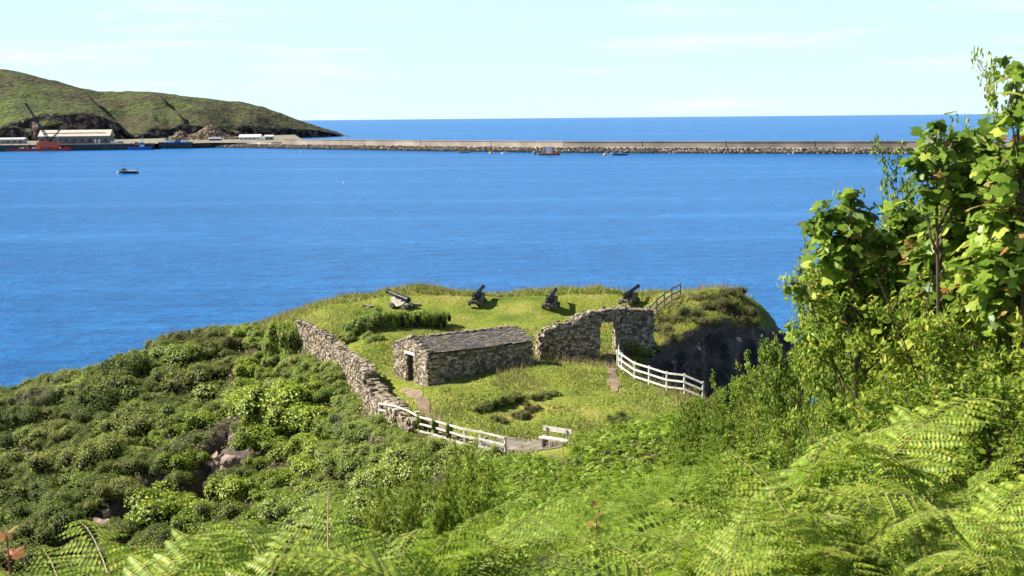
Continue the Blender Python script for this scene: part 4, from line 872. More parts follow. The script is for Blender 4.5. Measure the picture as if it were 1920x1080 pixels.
P_HEATH = [bush_mesh('heath_bush', rv, HEATH, 2600, .085, 7, .55, .35, .4) for _ in range(2)]
PROTO = P_GORSE + P_SCRUB + P_IVY + P_HEATH

# scrub on the slope outside the left wall
WLINE = [(-30, 118), (-21, 108), (-16.8, 99.4)] + [(p[0] - .3, p[1]) for p in WALL_L] + [(-8.9, 79.5), (-7, 74.5), (-5.6, 71.5)] + [tuple(p) for p in FL[3:]] + [(.8, 62)]
cand = np.stack([rv.uniform(-52, 1, 14000), rv.uniform(58, 122, 14000)], 1)
wd, ws = seg_dist(cand[:, 0], cand[:, 1], WLINE)
chosen = []; scrub_spots = []
for (x, y), d, sd in zip(cand, wd, ws):
    if sd > 0 or (y > 110 and x > -20) or inside(np.array([x]), np.array([y]), FORT)[0]: continue
    if y < 66 and x > -5.5: continue
    if d < .5: continue
    z = float(ground(x, y))
    if z < .3: continue
    px, py = project((x, y, z + .8))
    if not (-40 < px < 1000 and 560 < py < 1090): continue
    R_ = (.8 + 1.7 * rv.random() ** 1.6) if d > 3 else .62 + d * .2
    if any((x - c[0]) ** 2 + (y - c[1]) ** 2 < ((R_ + c[2]) * .50) ** 2 for c in chosen): continue
    chosen.append((x, y, R_)); scrub_spots.append((x, y, z, R_, px, py, d))
cnt = {'g': 0, 'i': 0, 's': 0, 'h': 0}
bare = [(q[0] + math.sin(q[4]) * k, q[1] - math.cos(q[4]) * k) for q in NOTCH for k in (0, 1.0, 2.0, 3.0)]
for x, y, z, R_, px, py, d in scrub_spots:
    if any(math.hypot(x - q[0], y - q[1]) < .95 + .3 * R_ for q in bare): continue
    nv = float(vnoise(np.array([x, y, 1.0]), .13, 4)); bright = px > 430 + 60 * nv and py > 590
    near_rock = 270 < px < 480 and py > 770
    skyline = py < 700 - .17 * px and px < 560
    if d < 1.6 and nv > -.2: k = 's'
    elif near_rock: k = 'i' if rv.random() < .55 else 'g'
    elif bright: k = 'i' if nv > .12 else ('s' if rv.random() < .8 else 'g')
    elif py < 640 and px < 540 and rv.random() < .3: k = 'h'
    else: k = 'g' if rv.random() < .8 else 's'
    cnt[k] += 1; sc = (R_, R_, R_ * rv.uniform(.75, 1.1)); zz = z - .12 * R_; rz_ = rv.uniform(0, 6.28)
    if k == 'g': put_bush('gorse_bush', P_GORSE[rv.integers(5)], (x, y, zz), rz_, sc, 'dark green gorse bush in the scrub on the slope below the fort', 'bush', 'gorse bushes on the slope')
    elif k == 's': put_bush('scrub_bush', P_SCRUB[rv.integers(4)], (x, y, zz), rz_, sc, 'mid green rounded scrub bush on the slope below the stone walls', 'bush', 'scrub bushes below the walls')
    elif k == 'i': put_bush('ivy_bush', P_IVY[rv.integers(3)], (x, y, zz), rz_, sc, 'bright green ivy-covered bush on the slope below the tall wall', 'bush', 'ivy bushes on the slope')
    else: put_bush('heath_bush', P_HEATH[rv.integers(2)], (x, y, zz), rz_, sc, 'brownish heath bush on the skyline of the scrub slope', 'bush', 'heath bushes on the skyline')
print('scrub', cnt)

for a, b2 in zip(WLINE[2:-2], WLINE[3:-1]):
    a, b2 = np.array(a), np.array(b2); L = np.linalg.norm(b2 - a); t_ = (b2 - a) / L; nn = np.array([t_[1], -t_[0]]) if np.array([t_[1], -t_[0]])[0] < 0 else -np.array([t_[1], -t_[0]])
    for u in np.arange(.3, L, .95):
        p = a + t_ * u + nn * rv.uniform(.75, 1.15); R_ = rv.uniform(.5, .8); z = float(ground(*p)); put_bush('scrub_bush', P_SCRUB[rv.integers(4)], (p[0], p[1], z - .1), rv.uniform(0, 6.28), (R_, R_, R_ * rv.uniform(.6, 1.1)), 'small scrub bush crowding the foot of the left walls', 'bush', 'bushes at the wall foot')
ug = np.stack([rv.uniform(-52, 2, 260000), rv.uniform(56, 120, 260000)], 1); _, us = seg_dist(ug[:, 0], ug[:, 1], WLINE); ug = ug[(us <= 0) & ~inside(ug[:, 0], ug[:, 1], FORT)]
for q in bare: ug = ug[np.hypot(ug[:, 0] - q[0], ug[:, 1] - q[1]) > .9]
ug = ug[:110000]; uz = ground(ug[:, 0], ug[:, 1]); un = vnoise(xyz(ug[:, 0], ug[:, 1]), .6, 8); uk = uz > .2; up_ = np.stack([ug[:, 0], ug[:, 1], uz + np.abs(rv.normal(0, .22, len(ug))) + .25 * np.clip(un, 0, 1)], 1)[uk]
tag(leaves(MB(), up_, rv.normal(0, .5, up_.shape) + np.array([-.2, -.2, 1]), .13, rv, .6).build('undergrowth', SCRUB), 'low tangled undergrowth filling the gaps between the slope bushes', 'undergrowth', kind='stuff')
def bush_at(src, name, px, py, R_, hz, label, cat, group=None, lift=0):
    p = hit(px, py); return put_bush(name, src, (p[0], p[1], p[2] - .1 * R_ + lift), rv.uniform(0, 6.28), (R_, R_, hz), label, cat, group)
# ivy on the far end of the tall wall, ivy-covered retaining bank of the terrace, shrubs in the yard hollow
for px, py, R_, hz in ((545, 668, .9, 2.6), (532, 650, 1.0, 2.2), (520, 668, 1.0, 1.6)): bush_at(P_IVY[0], 'ivy_bush', px, py, R_, hz, 'bright ivy mass hanging over the far end of the tall wall', 'ivy', 'ivy at the wall end')
for px, py, R_, hz in ((668, 625, .9, 1.1), (690, 618, 1.0, 1.3), (705, 612, .9, 1.4), (655, 640, .7, .8), (700, 640, .7, .7)): bush_at(P_SCRUB[1], 'scrub_bush', px, py, R_, hz, 'green shrub between the tall wall and the ivy hedge', 'bush', 'shrubs inside the wall')
hq = hit(776, 612); hedge = tag(empty('ivy_hedge', hq), 'dense dark ivy hedge along the edge of the cannon terrace', 'hedge')
for px in range(724, 834, 7):
    p = hit(px, 611 + px % 3); inst('ivy_clump', P_IVY[(px // 12) % 3], np.array([p[0], p[1], p[2] - .1]) - hq, rv.uniform(0, 6), (.60, .45, 1.3), hedge); inst('twigs', P_IVY[(px // 12) % 3].children[0], np.array([p[0], p[1], p[2] - .1]) - hq, 0, (.60, .45, 1.3), hedge)
for px, py, R_, hz in ((893, 772, .45, .5), (912, 768, .55, .6), (930, 762, .55, .7), (950, 756, .6, .75), (968, 750, .55, .7), (1000, 748, .4, .45), (1020, 745, .45, .5), (1040, 741, .4, .4)): bush_at(P_GORSE[px % 4], 'gorse_bush', px, py, R_, hz, 'dark shrub in the hollow of the grassy bank before the magazine', 'bush', 'shrubs in the yard hollow')
for px, py, R_, hz in ((975, 785, .6, .8), (1000, 772, .6, .7), (935, 790, .5, .5), (1160, 795, .8, .8), (1190, 805, .9, .8), (1215, 800, .8, .8)): bush_at(P_HEATH[px % 2], 'heath_bush', px, py, R_, hz, 'rusty brown tuft of scrub on the grassy bank', 'bush', 'brown tufts on the bank')
for px, py, R_, hz in ((1300, 590, 1.1, .9), (1330, 580, 1.2, 1.0), (1360, 575, 1.2, 1.0), (1385, 590, 1.1, 1.0), (1280, 600, .9, .7), (1340, 560, 1.0, .7), (1250, 600, .8, .6), (1395, 605, 1.0, 1.0), (1320, 605, 1.0, .8), (1370, 550, 1.2, .8), (1240, 620, .9, .7), (1265, 635, .8, .7), (1310, 560, 1.0, .7)): bush_at(P_HEATH[px % 2], 'heath_bush', px, py, R_, hz, 'rough heather clump on the mound above the cove cliff', 'bush', 'heather on the mound')
for px, py, R_, hz in ((1190, 662, .8, 1.0), (1205, 672, .7, .8), (1220, 660, .8, 1.0), (1195, 685, .6, .6)): bush_at(P_SCRUB[px % 3], 'scrub_bush', px, py, R_, hz, 'green bush between the curved fence and the gateway wall', 'bush', 'bushes behind the curved fence')
# ivy wrapped round the posts of the lower fence
for p in FL[3:7]: put_bush('post_ivy', P_IVY[1], (p[0], p[1], float(ground(*p)) + .2), rv.uniform(0, 6), (.2, .2, .95), 'ivy wrapped round a post of the lower fence', 'ivy', 'ivy on the fence posts')

# ------------------------------------------------------------------ grass
GRASS = leafy('long_grass', [(0.0, (0.07, 0.11, 0.014)), (0.45, (0.15, 0.205, 0.024)), (0.8, (0.235, 0.27, 0.042)), (1, (0.34, 0.29, 0.10))], .35, .6, patch=(.28, (0.25, 0.20, 0.06), .35), spec=.25, bend=1.3, gain=1.65)
STRAW = leafy('dry_grass', [(0.0, (0.16, 0.12, 0.04)), (0.6, (0.32, 0.25, 0.10)), (1, (0.48, 0.40, 0.22))], .35, .7, spec=.2, bend=1.0, gain=1.1)
def blades(mb, XY, h, w, rng, lean=.5):
    x, y = XY[:, 0], XY[:, 1]; z = ground(x, y) - .03; n_ = len(x); h = np.broadcast_to(np.asarray(h, float), (n_,)) * rng.uniform(.55, 1.35, n_); a = rng.uniform(0, 6.28, n_); ln = rng.uniform(0, lean, n_) * h; b_ = rng.uniform(0, 6.28, n_)
    dx, dy = np.cos(a) * w / 2, np.sin(a) * w / 2; base = np.stack([x, y, z], 1); o_ = np.stack([dx, dy, 0 * dx], 1); mid = base + np.stack([np.cos(b_) * ln * .35, np.sin(b_) * ln * .35, h * .6], 1); tip = base + np.stack([np.cos(b_) * ln, np.sin(b_) * ln, h], 1)
    V_ = np.stack([base - o_, base + o_, mid + o_ * .7, mid - o_ * .7, tip], 1); k = np.arange(n_)[:, None] * 5
    return mb.add(V_.reshape(-1, 3), np.concatenate([k, k + 1, k + 2, k + 3], 1), np.concatenate([k + 3, k + 2, k + 4], 1))
cg = np.stack([rv.uniform(-25, 21, 200000), rv.uniform(62, 113, 200000)], 1); cg = cg[inside(cg[:, 0], cg[:, 1], FORT)]
keep = np.ones(len(cg), bool)
for line, wdt in PATHS:
    d, _ = seg_dist(cg[:, 0], cg[:, 1], [tuple(p) for p in line]); keep &= d > wdt * (.36 if wdt < 2 else .40 * rv.random(len(cg)) ** .5)
lb_ = (cg - bo[:2]); keep &= ~((lb_ @ ux[:2] > -.1) & (lb_ @ ux[:2] < LB + .1) & (lb_ @ uy[:2] > -.1) & (lb_ @ uy[:2] < WB + .1)); cg = cg[keep]
patch = fbm(xyz(cg[:, 0], cg[:, 1]), .35, 3, 55); terr = (cg[:, 1] > 95) & (cg[:, 1] < 103) & (cg[:, 0] > -11) & (cg[:, 0] < 10)
nearm = seg_dist(cg[:, 0], cg[:, 1], [tuple((bo + uy * k)[:2]) for k in (0, WB)])[0]; hgt = np.where(terr, .05, .14 + .10 * patch); hgt = np.where(cg[:, 1] > 103, .26, hgt); hgt = np.where(nearm < 1.2, .07, hgt); hgt = np.clip(hgt, .04, .3)
tag(blades(MB(), cg, hgt, .06, rv, 1.1).build('grass', GRASS), 'sunlit rough grass covering the fort and its terrace', 'grass', kind='stuff')
dg = np.stack([rv.uniform(-25, 21, 60000), rv.uniform(62, 113, 60000)], 1); dg = dg[inside(dg[:, 0], dg[:, 1], FORT)]; pm = fbm(xyz(dg[:, 0], dg[:, 1]), .3, 3, 91)
rim, _ = seg_dist(dg[:, 0], dg[:, 1], COVE[:7] + [(9.3, 88.9)]); rimp, _ = seg_dist(dg[:, 0], dg[:, 1], [(-24, 111), (-16, 104), (-7, 104.6), (8, 104)]); dg = dg[((pm > .25) | (rim < 1.3) | (rimp < 1.2)) & ~((dg[:, 1] > 94) & (dg[:, 1] < 102.5) & (abs(dg[:, 0]) < 10))]
tag(blades(MB(), dg, .5, .03, rv, .7).build('dry_grass', STRAW), 'pale dry grass stalks along the rims of fort and cove', 'grass', kind='stuff')

# ------------------------------------------------------------------ bracken
BRACK = leafy('bracken_green', [(0.0, (0.11, 0.165, 0.014)), (0.45, (0.205, 0.30, 0.026)), (0.85, (0.30, 0.40, 0.042)), (1, (0.40, 0.43, 0.06))], .38, .5, obj_var=.5, spec=.25, bend=.15, gain=1.25)
STIPE = plain('bracken_stalk', (0.30, 0.30, 0.06), .6, .3, 8)
def frond_axis(L, stipe, elev0, curl, n_=28):
    """points and tangents of the stalk and arching blade in the local x-z plane"""
    ss = np.linspace(0, stipe + L, n_ + 8); ang = elev0 - curl * np.clip((ss - stipe * .5) / (L + stipe * .5), 0, 1) ** 1.3; ds = np.r_[0, np.diff(ss)]
    return ss, np.stack([np.cumsum(np.cos(ang) * ds), 0 * ss, np.cumsum(np.sin(ang) * ds)], 1), ang
def frond(rng, L=.95, stipe=.65, elev0=1.25, curl=1.7, pairs=22, fine=True, pitch=.0135):
    ss, P, ang = frond_axis(L, stipe, elev0, curl); leaf = MB(); stem = MB(); sway = rng.uniform(-.12, .12)
    ax = lambda s_: np.array([np.interp(s_, ss, P[:, 0]), sway * max(0, s_ - stipe) ** 2, np.interp(s_, ss, P[:, 2])])
    stem.tube([ax(k) for k in np.linspace(0, (stipe + L) * .97, 12)], np.linspace(.006, .0012, 12), 5)
    PP, NN, TT, SZ, WD = [], [], [], [], []
    for i in range(pairs):
        t = (i + .35) / pairs; s_ = stipe + L * t ** .9; plen = (L * .36 * (1 - t) ** .8 + .012) * rng.uniform(.85, 1.1); a = np.interp(s_, ss, ang); o = ax(s_); tn = np.array([math.cos(a), 0, math.sin(a)]); up = np.array([-math.sin(a), 0, math.cos(a)])
        for sd in (-1, 1):
            dirn = tn * .42 + np.array([0, sd, 0]) * .9 + up * rng.uniform(-.12, .16); dirn /= np.linalg.norm(dirn); droop = rng.uniform(.25, .6); m_ = max(4, int(plen / pitch)) if fine else 3
            q = np.linspace(0, 1, m_ + 1)[1:]; pos = o + dirn * plen * q[:, None] - np.array([0, 0, 1]) * (droop * plen * q ** 2)[:, None] * rng.uniform(.3, 1.1)
            nrm = np.cross(dirn, tn) * sd; nrm = nrm / np.linalg.norm(nrm); nrm = nrm if nrm @ up > 0 else -nrm
            ch = np.gradient(np.r_[[o], pos], axis=0)[1:]; ch /= np.linalg.norm(ch, axis=1, keepdims=True) + 1e-9
            if fine:
                sdv = np.cross(nrm, ch); pl = np.minimum(plen * .20 * (1 - q) ** .6 + .005, .042)
                for s2 in (-1, 1):
                    dv = sdv * s2 * .9 + ch * .38 - np.array([0, 0, .22]); dv /= np.linalg.norm(dv, axis=1, keepdims=True)
                    w_ = np.minimum(.0062 * pitch / .0135, pl * .4); c_ = np.cross(np.broadcast_to(nrm, dv.shape), dv); ln = pl * rng.uniform(.8, 1.15, m_)
                    V_ = np.stack([pos, pos + dv * (ln * .45)[:, None] + c_ * w_[:, None], pos + dv * ln[:, None] - np.array([0, 0, .12]) * ln[:, None], pos + dv * (ln * .45)[:, None] - c_ * w_[:, None]], 1)
                    k = np.arange(m_)[:, None] * 4; leaf.add(V_.reshape(-1, 3), np.concatenate([k, k + 1, k + 2, k + 3], 1))
                stem.tube(np.r_[[o], pos[[m_ // 2, -1]]], [.002, .0014, .0006], 3)
            else:
                c_ = np.cross(nrm, dirn); w_ = plen * .22; z_ = [o, o + dirn * plen * .3 + c_ * w_, pos[-1] , o + dirn * plen * .3 - c_ * w_ - np.array([0, 0, .03])]; leaf.add(z_, [(0, 1, 2, 3)])
    return leaf, stem
rb = np.random.default_rng(33)
FR_HI = []
for k in range(8):
    lf, st = frond(rb, rb.uniform(.5, .72), rb.uniform(.45, .7), rb.uniform(1.2, 1.5), rb.uniform(1.3, 2.5), 20)
    o = lf.build('frond', BRACK); c = st.build('stalk', STIPE, o); FR_HI.append(o)
PROTO += FR_HI
def bracken(label, px, py, y, nf, spread, az0, group='bracken in the foreground', smin=.55):
    """a clump whose fronds arch up to the photo point at distance y"""
    tip = at_y(px, py, y); g0 = float(ground(tip[0], tip[1])); sc = max(smin, min(1.7, (tip[2] - g0) / .82)); e = tag(empty('bracken', (tip[0], tip[1], g0)), label, 'fern', group)
    for k in range(nf):
        a = az0 + (k - (nf - 1) / 2) * spread + rb.uniform(-.25, .25); s_ = sc * (rb.uniform(.86, 1.06) if k < nf - 2 else rb.uniform(.6, .85)); src = FR_HI[rb.integers(8)]
        f_ = inst('frond', src, (-.25 * math.cos(a) * sc + rb.uniform(-.15, .15), -.25 * math.sin(a) * sc + rb.uniform(-.15, .15), 0), 0, (s_, s_, s_), e, rot=(rb.normal(0, .18), rb.normal(0, .15), a)); inst('stalk', src.children[0], (0, 0, 0), parent=f_)
    return e
FG = [  # px, py of the top, distance, fronds, facing
 (1640,815,4.6,4,.2),(1790,830,4.9,4,.3),(1500,890,4.5,4,2.6),(1390,915,4.8,4,2.9),(1700,915,4.2,4,-.6),(1860,935,4.2,4,-.2),(1560,975,3.9,5,-1.2),(1320,975,4.4,4,3.0),(1430,1010,3.9,5,2.4),(1910,880,5.2,4,1.2),(1240,1040,4.6,4,2.6),(1740,1015,3.8,4,.4),(1340,1070,3.8,4,2.9),(1620,1065,3.6,4,-.5),(1880,1055,3.6,4,-.2),(1480,950,4.3,3,.6),
 (180,970,4.4,4,2.8),(300,1000,4.2,3,.2),(420,1015,4.6,3,-.2),(570,970,4.6,4,2.4),(680,985,4.4,4,.4),(860,1000,4.6,4,.2),(760,1025,4.2,4,2.2),(100,1050,4.0,4,3.0),(250,1060,3.8,4,2.2),(500,1060,3.9,4,1.0),(640,1070,3.7,4,-.4),(960,1070,4.4,4,.6),(380,1080,3.6,4,2.9),(850,1080,3.8,4,2.6)]
for i, (px, py, y, nf, az) in enumerate(FG):
    bracken('tall bright bracken clump arching up right by the thicket' if px > 1150 else 'tall bright bracken clump above the scrub-filled gully', px, py, y, nf + 3, .9, az)
# bracken field on the bank between the foreground and the fort
FR_LO = []
for k in range(5):
    mbp = MB()
    for j in range(10):
        lf, st = frond(rb, rb.uniform(.5, .8), rb.uniform(.3, .6), rb.uniform(1.0, 1.45), rb.uniform(1.4, 2.3), 11, k == 0 and False)
        a = rb.uniform(0, 6.28); off = np.array([rb.uniform(-.25, .25), rb.uniform(-.25, .25), 0])
        for v_, q_ in ((lf.v, lf.q),):
            Vv = np.concatenate(v_) @ rotz(a).T + off; mbp.add(Vv, np.concatenate(q_))
    FR_LO.append((np.concatenate(mbp.v), np.concatenate(mbp.q)))
FR_MID = []
for k in range(4):
    mbp = MB()
    for j in range(7):
        lf, st = frond(rb, rb.uniform(.55, .9), rb.uniform(.35, .65), rb.uniform(1.0, 1.45), rb.uniform(1.4, 2.3), 11, True, .034)
        a = rb.uniform(0, 6.28); off = np.array([rb.uniform(-.25, .25), rb.uniform(-.25, .25), 0]); mbp.add(np.concatenate(lf.v) @ rotz(a).T + off, np.concatenate(lf.q))
    o = mbp.build('bracken', BRACK); FR_MID.append(o)
PROTO += FR_MID
bf = np.stack([rb.uniform(-6, 10, 20000), rb.uniform(5.2, 66, 20000)], 1); acc = []
for x, y in bf:
    if x < -3.2 - .02 * y + (y > 48) * (y - 48) * .12 or x > 2.2 + .11 * y: continue
    if y > 55 and inside(np.array([x]), np.array([y]), FORT)[0] and y > 64: continue
    z = float(ground(x, y)); px, py = project((x, y, z + .6))
    if not (450 < px < 1700 and 740 < py < 1120) or (py < 852 and px < 1075): continue
    gp = .40 if y > 12 else .72
    if any(abs(x - c[0]) < gp and abs(y - c[1]) < gp * 1.1 for c in acc): continue
    acc.append((x, y, z))
acc.sort(key=lambda c: c[1]); mbs = MB()
for i, (x, y, z) in enumerate(acc):
    s_ = rb.uniform(.75, 1.15) * (0.8 if y > 45 else 1); a = rb.uniform(0, 6.28)
    if i < 290:
        o = inst('bracken', FR_MID[rb.integers(4)], (x, y, z - .05), a, (s_, s_, s_)); tag(o, 'mid green bracken plant on the bank between foreground and fort', 'fern', 'bracken on the bank')
    else:
        Vv, Qq = FR_LO[rb.integers(5)]; mbs.add(Vv * s_ @ rotz(a).T + np.array([x, y, z - .05]), Qq)
if mbs.n: tag(mbs.build('bracken_cover', BRACK), 'distant bracken covering the bank down to the stony path', 'bracken', kind='stuff')
print('bracken', len(acc), mbs.n)

# ------------------------------------------------------------------ thicket of small-leaved shrubs on the right bank
THORN = leafy('thicket_leaves', [(0.0, (0.07, 0.115, 0.012)), (0.4, (0.155, 0.225, 0.022)), (0.8, (0.25, 0.31, 0.034)), (.96, (0.34, 0.37, 0.05)), (1, (0.38, 0.36, 0.06))], .42, .55, obj_var=.35, spec=.2, bend=.5, gain=1.4)
def shrub_mesh(rng, n_leaf, size):
    """a many-stemmed shrub about 2.6 m tall, leaves along the twigs"""
    stems = MB(); P, N = [], []
    for k in range(11):
        a = rng.uniform(0, 6.28); ln = rng.uniform(1.7, 2.7); tilt = rng.uniform(.05, .5); p = np.array([rng.uniform(-.15, .15), rng.uniform(-.15, .15), 0]); d = np.array([math.cos(a) * tilt, math.sin(a) * tilt, 1.0]); pts = [p]
        for j in range(7): d = d + rng.normal(0, .12, 3) * np.array([1, 1, .4]); d /= np.linalg.norm(d); pts.append(pts[-1] + d * ln / 7)
        pts = np.array(pts); stems.tube(pts, np.linspace(.016, .004, 8), 5)
        for j in range(16):
            t = rng.uniform(.2, 1); b_ = np.array([np.interp(t, np.linspace(0, 1, 8), pts[:, i]) for i in range(3)]); d2 = rng.normal(size=3) * np.array([1, 1, .5]) + np.array([0, 0, .45]); d2 /= np.linalg.norm(d2); tl = rng.uniform(.25, .6) * (1.15 - .5 * t); q = b_ + d2 * tl
            stems.tube([b_, (b_ + q) / 2 + rng.normal(0, .02, 3), q], [.006, .004, .002], 3); m_ = n_leaf // 176; tt = rng.uniform(.15, 1.05, m_)[:, None]
            P.append(b_ + (q - b_) * tt + rng.normal(0, .035, (m_, 3))); N.append(rng.normal(0, .6, (m_, 3)) + np.array([0, 0, .7]) + d2 * .2)
    o = leaves(MB(), np.concatenate(P), np.concatenate(N), size, rng, .6, .3).build('thicket_shrub', THORN); stems.build('stems', BRANCH, o); return o
P_SH = [shrub_mesh(rb, 11000, .055) for _ in range(4)]; P_SF = [shrub_mesh(rb, 9000, .07) for _ in range(3)]
PROTO += P_SH + P_SF
def shrub(src, px, py, y, label, group, w=1.0, full=2.25):
    t = at_y(px, py, y); g0 = float(ground(t[0], t[1])); hs = max(.35, (t[2] - g0) / full); o = inst('thicket_shrub', src, (t[0], t[1], g0 - .05), rb.uniform(0, 6.28), (w, w, hs)); tag(o, label, 'shrub', group); inst('stems', src.children[0], (0, 0, 0), parent=o)
for i, (px, py, y) in enumerate([(1585,600,12),(1560,720,10),(1610,640,11),(1660,600,11),(1500,745,12),(1620,590,10.5),(1680,560,11),(1760,560,9.6),(1850,530,9),(1920,500,9.4),(1560,660,9.6),(1640,660,9),(1720,660,8.4),(1810,660,8),(1900,650,8),(1690,600,12.5),(1820,480,11),(1900,420,11.5),(1740,470,12),(1690,450,13),(1650,480,13),(1960,600,8.5),(1540,700,12.5),(1650,530,13),(1780,470,12.5),(1870,380,12.5),(1940,340,12),(1700,500,14),(1830,440,13.5),(1620,560,14),(1550,740,9),(1660,760,8),(1780,760,7.4),(1890,740,7.2),(1480,780,10.5),(1600,800,8.4),(1720,840,7.2),(1850,830,6.8),(1960,800,7)]):
    shrub(P_SH[i % 4], px, py, y, 'small-leaved thicket shrub growing under the sycamores on the right bank', 'thicket under the sycamores', .42 if px < 1740 and y < 13 else .8, 3.1 if px < 1740 and y < 13 else 2.3)
for i, (px, py, y) in enumerate([(1575,590,17),(1520,665,22),(1475,705,26),(1550,660,19),(1415,738,30),(1465,740,24),(1360,775,34),(1330,790,38),(1300,805,36),(1380,790,28),(1450,780,20),(1520,740,16),(1280,825,40),(1335,815,30),(1600,630,15),(1420,800,18),(1400,850,15),(1340,860,20)]):
    shrub(P_SF[i % 3], px, py, y, 'leafy shrub on the bank sloping down to the cove', 'shrubs down to the cove', .75 if px < 1500 else .48, 3.0)
for i, (px, py, y) in enumerate([(1288,742,46),(1322,730,44),(1355,716,42),(1385,700,39),(1414,680,36),(1442,656,32),(1300,756,44),(1405,720,35),(1345,745,40),(1470,625,28),(1500,590,24)]):
    shrub(P_SF[i % 3], px, py, y, 'yellow-green bush hiding the end of the curved fence', 'bushes at the fence end', .7, 2.5)
for i, (px, py, y) in enumerate([(1610,510,12.5),(1650,460,13),(1690,420,13),(1740,390,13),(1790,370,13),(1840,330,13),(1890,280,13),(1940,240,13)]):
    shrub(P_SH[i % 4], px, py, y, 'tall twiggy shrub filling the gaps between the sycamores', 'tall shrubs behind the sycamores', .6)
for px, py, y in ((855, 845, 46), (890, 868, 40), (915, 900, 34), (830, 880, 42), (700, 905, 48), (760, 890, 46)): shrub(P_SF[0], px, py, y, 'bright green elder shrub at the top of the bracken bank', 'elder shrubs by the bank', .7)

DEAD = plain('bleached_dead_wood', (0.36, 0.31, 0.27), .9, .25, 9)
for px, py in ((70, 745), (95, 738), (45, 752), (640, 800), (330, 835), (700, 838)):
    p = hit(px, py, .8); o = inst('dead_branches', P_SH[(px // 5) % 4].children[0], (p[0], p[1], p[2] - .9), px, (1.1, 1.1, .75)); o.material_slots[0].link = 'OBJECT'; o.material_slots[0].material = DEAD; tag(o, 'bleached dead branches sticking out of the slope scrub', 'dead bush', 'dead branches in the scrub')
# ------------------------------------------------------------------ sycamores
SYC = leafy('sycamore_leaf', [(0.0, (0.07, 0.12, 0.016)), (0.45, (0.16, 0.24, 0.030)), (0.8, (0.27, 0.34, 0.05)), (1, (0.40, 0.42, 0.08))], .45, .38, obj_var=1.0, spec=.3, gain=1.6, bend=.6)
SYR = leafy('sycamore_young_leaf', [(0.0, (0.30, 0.11, 0.035)), (0.6, (0.42, 0.19, 0.06)), (1, (0.42, 0.30, 0.09))], .35, .4, obj_var=1.0, spec=.5)
def syc_leaf(mat, name, rng):
    out = []                                            # five-lobed outline, petiole at the origin, tip along +x
    for ang_, r_ in ((-2.6, .40), (-2.05, .62), (-1.55, .55), (-1.0, .84), (-.62, .68), (-.28, .86), (0, 1.0), (.28, .86), (.62, .68), (1.0, .84), (1.55, .55), (2.05, .62), (2.6, .40)): r_ *= rng.uniform(.9, 1.1); out.append((.30 + r_ * .7 * math.cos(ang_), r_ * .78 * math.sin(ang_)))
    V_ = [(0.3, 0, 0)] + [(x, y, -.22 * abs(y) ** 1.3 + rng.uniform(-.05, .05) - .18 * max(0, x - .3) ** 2) for x, y in out] + [(-.5, 0, .03), (-.5, .012, .03), (.05, .012, 0), (.05, -.012, 0)]
    o = MB().add(V_, [(14, 17, 16, 15)], [(0, k, k + 1) for k in range(1, 13)]).build(name, mat); return o
def _geo():
    o = syc_leaf(SYC, 'leaf', np.random.default_rng(2)); V_ = np.array([tuple(v.co) for v in o.data.vertices])[:14]; bpy.data.objects.remove(o); return V_, np.array([(0, k, k + 1) for k in range(1, 13)])
SYC_GEO = _geo()
P_LF = [syc_leaf(SYC, 'leaf', rb) for _ in range(4)]; P_YL = [syc_leaf(SYR, 'young_leaf', rb) for _ in range(2)]
PROTO += P_LF + P_YL
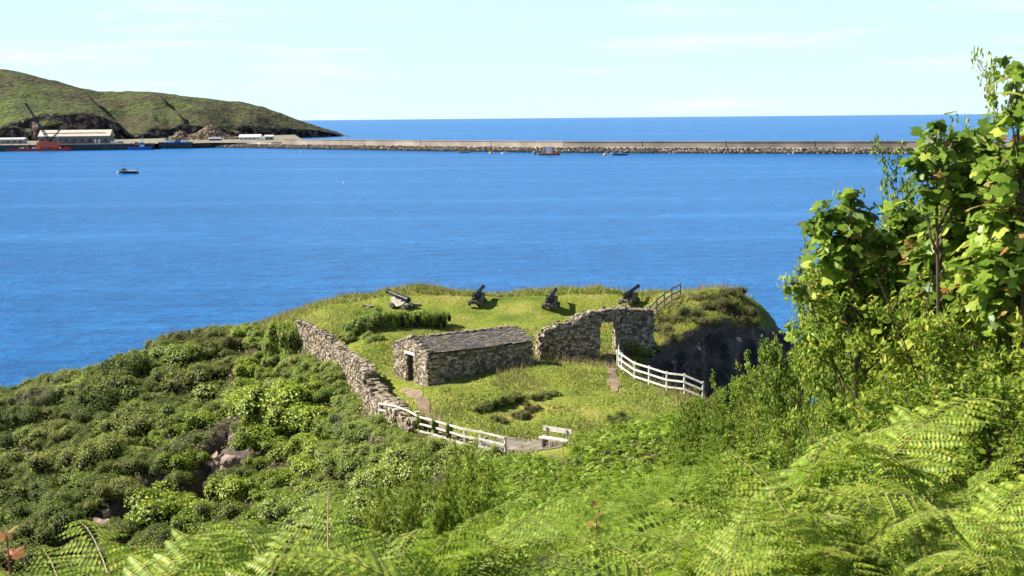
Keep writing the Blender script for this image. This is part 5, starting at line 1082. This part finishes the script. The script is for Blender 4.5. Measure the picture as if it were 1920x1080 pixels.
def sycamore(label, root_px, y, lobes, n_leaf, n_young, rng, extra):
    """lobes: (px, py, dy, radius in m) clumps of the crown in the photo, at distance y + dy"""
    t = at_y(root_px, 700, y); g0 = float(ground(t[0], t[1])); e = tag(empty('sycamore', (t[0], t[1], g0)), label, 'tree'); o0 = np.array([t[0], t[1], g0])
    LB_ = [(at_y(px, py, y + dy) - o0, r_) for px, py, dy, r_ in lobes]; top = max(LB_, key=lambda q: q[0][2])[0]; tr = MB()
    trunk = np.array([[0, 0, -.2], top * .3 + rng.normal(0, .05, 3), top * .65 + rng.normal(0, .05, 3), top]); tr.tube(trunk, [.026, .02, .014, .006], 7); tr.build('trunk', BRANCH, e)
    crown = MB(); w = np.array([r_ ** 2 for _, r_ in LB_]); w /= w.sum()
    for c, r_ in LB_:
        zt = np.clip((c[2] - rng.uniform(.25, .7)) / top[2], .2, .95); b0 = np.array([np.interp(zt * top[2], trunk[:, 2], trunk[:, i]) for i in range(3)]); MB().tube([b0, (b0 + c) / 2 + rng.normal(0, .05, 3) - np.array([0, 0, .05]), c], [.011, .008, .004], 5).build('limb', BRANCH, e)
    def leaf_spot():
        c, r_ = LB_[rng.choice(len(LB_), p=w)]; d = rng.normal(size=3); d /= np.linalg.norm(d); return c + d * r_ * rng.uniform(.45, 1.05), d, c
    tw = MB()
    for k in range(n_leaf + n_young):
        p, d, c = leaf_spot(); src = P_LF[rng.integers(4)] if k < n_leaf else P_YL[rng.integers(2)]; sz = rng.uniform(.075, .13) if k < n_leaf else rng.uniform(.06, .10)
        az = math.atan2(d[1], d[0]) + rng.normal(0, .6); inst('leaf' if k < n_leaf else 'young_leaf', src, p, 0, (sz,) * 3, e, rot=(rng.normal(0, .5), rng.uniform(-.1, .9), az))
        if k % 2 == 0: tw.tube([c + (p - c) * .1, c + (p - c) * .6 + rng.normal(0, .02, 3), p], [.006, .004, .002], 3)
    tw.build('twigs', BRANCH, e)
    bigp = []
    for k in range(extra): p, d, c = leaf_spot(); bigp.append((c + (p - c) * rng.uniform(.2, 1.05), d + np.array([0, 0, .8])))
    if extra:
        LV, LT = SYC_GEO; nv_ = len(LV); mi = MB(); zq = np.array([q[0] for q in bigp]); nq_ = np.array([q[1] for q in bigp]) + rng.normal(0, .45, (extra, 3)); t_, s2_, n2_ = orient(nq_, rng); sz = rng.uniform(.06, .11, extra)
        A_ = zq[:, None] + sz[:, None, None] * (LV[None, :, 0, None] * t_[:, None] + LV[None, :, 1, None] * s2_[:, None] + LV[None, :, 2, None] * n2_[:, None]); mi.add(A_.reshape(-1, 3), None, (LT[None] + nv_ * np.arange(extra)[:, None, None]).reshape(-1, 3))
        tag(mi.build('inner_foliage', SYC, e), None, None, kind='stuff')
    return e
rs = np.random.default_rng(44)
sycamore('tall sycamore sapling rising above the horizon with russet young leaves', 1925, 8.6, [(1905,135,0,.13),(1930,190,0,.16),(1895,215,0,.10),(1915,290,0,.16),(1880,330,0,.2),(1930,380,.2,.28),(1870,420,.1,.25),(1905,480,0,.3),(1850,500,.3,.25),(1950,300,.3,.3),(1890,570,.2,.3),(1940,520,.2,.3)], 290, 70, rs, 1000)
sycamore('broad sycamore whose top reaches the line of the breakwater', 1790, 9.4, [(1755,245,0,.13),(1745,300,0,.18),(1800,265,0,.15),(1790,330,.2,.24),(1840,310,.2,.22),(1735,370,0,.15),(1820,390,.2,.28),(1770,440,.2,.25),(1860,360,.3,.25),(1830,460,.3,.28),(1740,500,.3,.22),(1720,300,0,.1),(1838,255,.2,.14),(1865,300,.2,.18),(1790,560,.2,.28),(1730,590,.2,.24),(1850,560,.3,.26)], 290, 70, rs, 1200)
sycamore('low sycamore leaning out over the bay beside the thicket', 1620, 10.2, [(1595,370,0,.13),(1560,410,0,.18),(1530,425,0,.12),(1620,410,0,.17),(1580,460,0,.25),(1640,455,.2,.25),(1570,520,.1,.25),(1640,530,.2,.3),(1700,470,.3,.28),(1550,560,.2,.22),(1690,420,.3,.2),(1540,480,0,.14),(1700,400,.3,.16),(1730,430,.3,.2),(1600,610,.1,.26),(1680,590,.2,.28),(1540,630,.2,.2)], 290, 55, rs, 1200)
# red-tipped saplings poking out of the bracken
for px, py, y, lb in ((1117, 945, 9, 'red-tipped sapling standing alone in the bracken bank'), (958, 1015, 7.5, 'short red-tipped sapling among foreground bracken'), (12, 1000, 4.2, 'russet-leaved sapling beside the gully bracken')):
    t = at_y(px, py, y); g0 = float(ground(t[0], t[1])); e = tag(empty('sapling', (t[0], t[1], g0)), lb, 'sapling'); H_ = t[2] - g0; MB().tube([(0, 0, -.05), (.02, 0, H_ * .5), (0, 0, H_)], [.007, .005, .003], 5).build('stem', plain('red_stem', (.22, .05, .04), .6), e)
    for k in range(20):
        zz = H_ - .022 * k * (1 + .10 * k); a = k * 2.4; inst('young_leaf' if k < 7 else 'leaf', (P_YL if k < 7 else P_LF)[k % 2], (0, 0, zz), 0, (.05 + .005 * k,) * 3, e, rot=(rb.normal(0, .3), .1 + .03 * k - .7 * (k < 4) + rb.normal(0, .2), a))
for o in PROTO:
    for c in list(o.children): bpy.data.objects.remove(c)
    bpy.data.objects.remove(o)
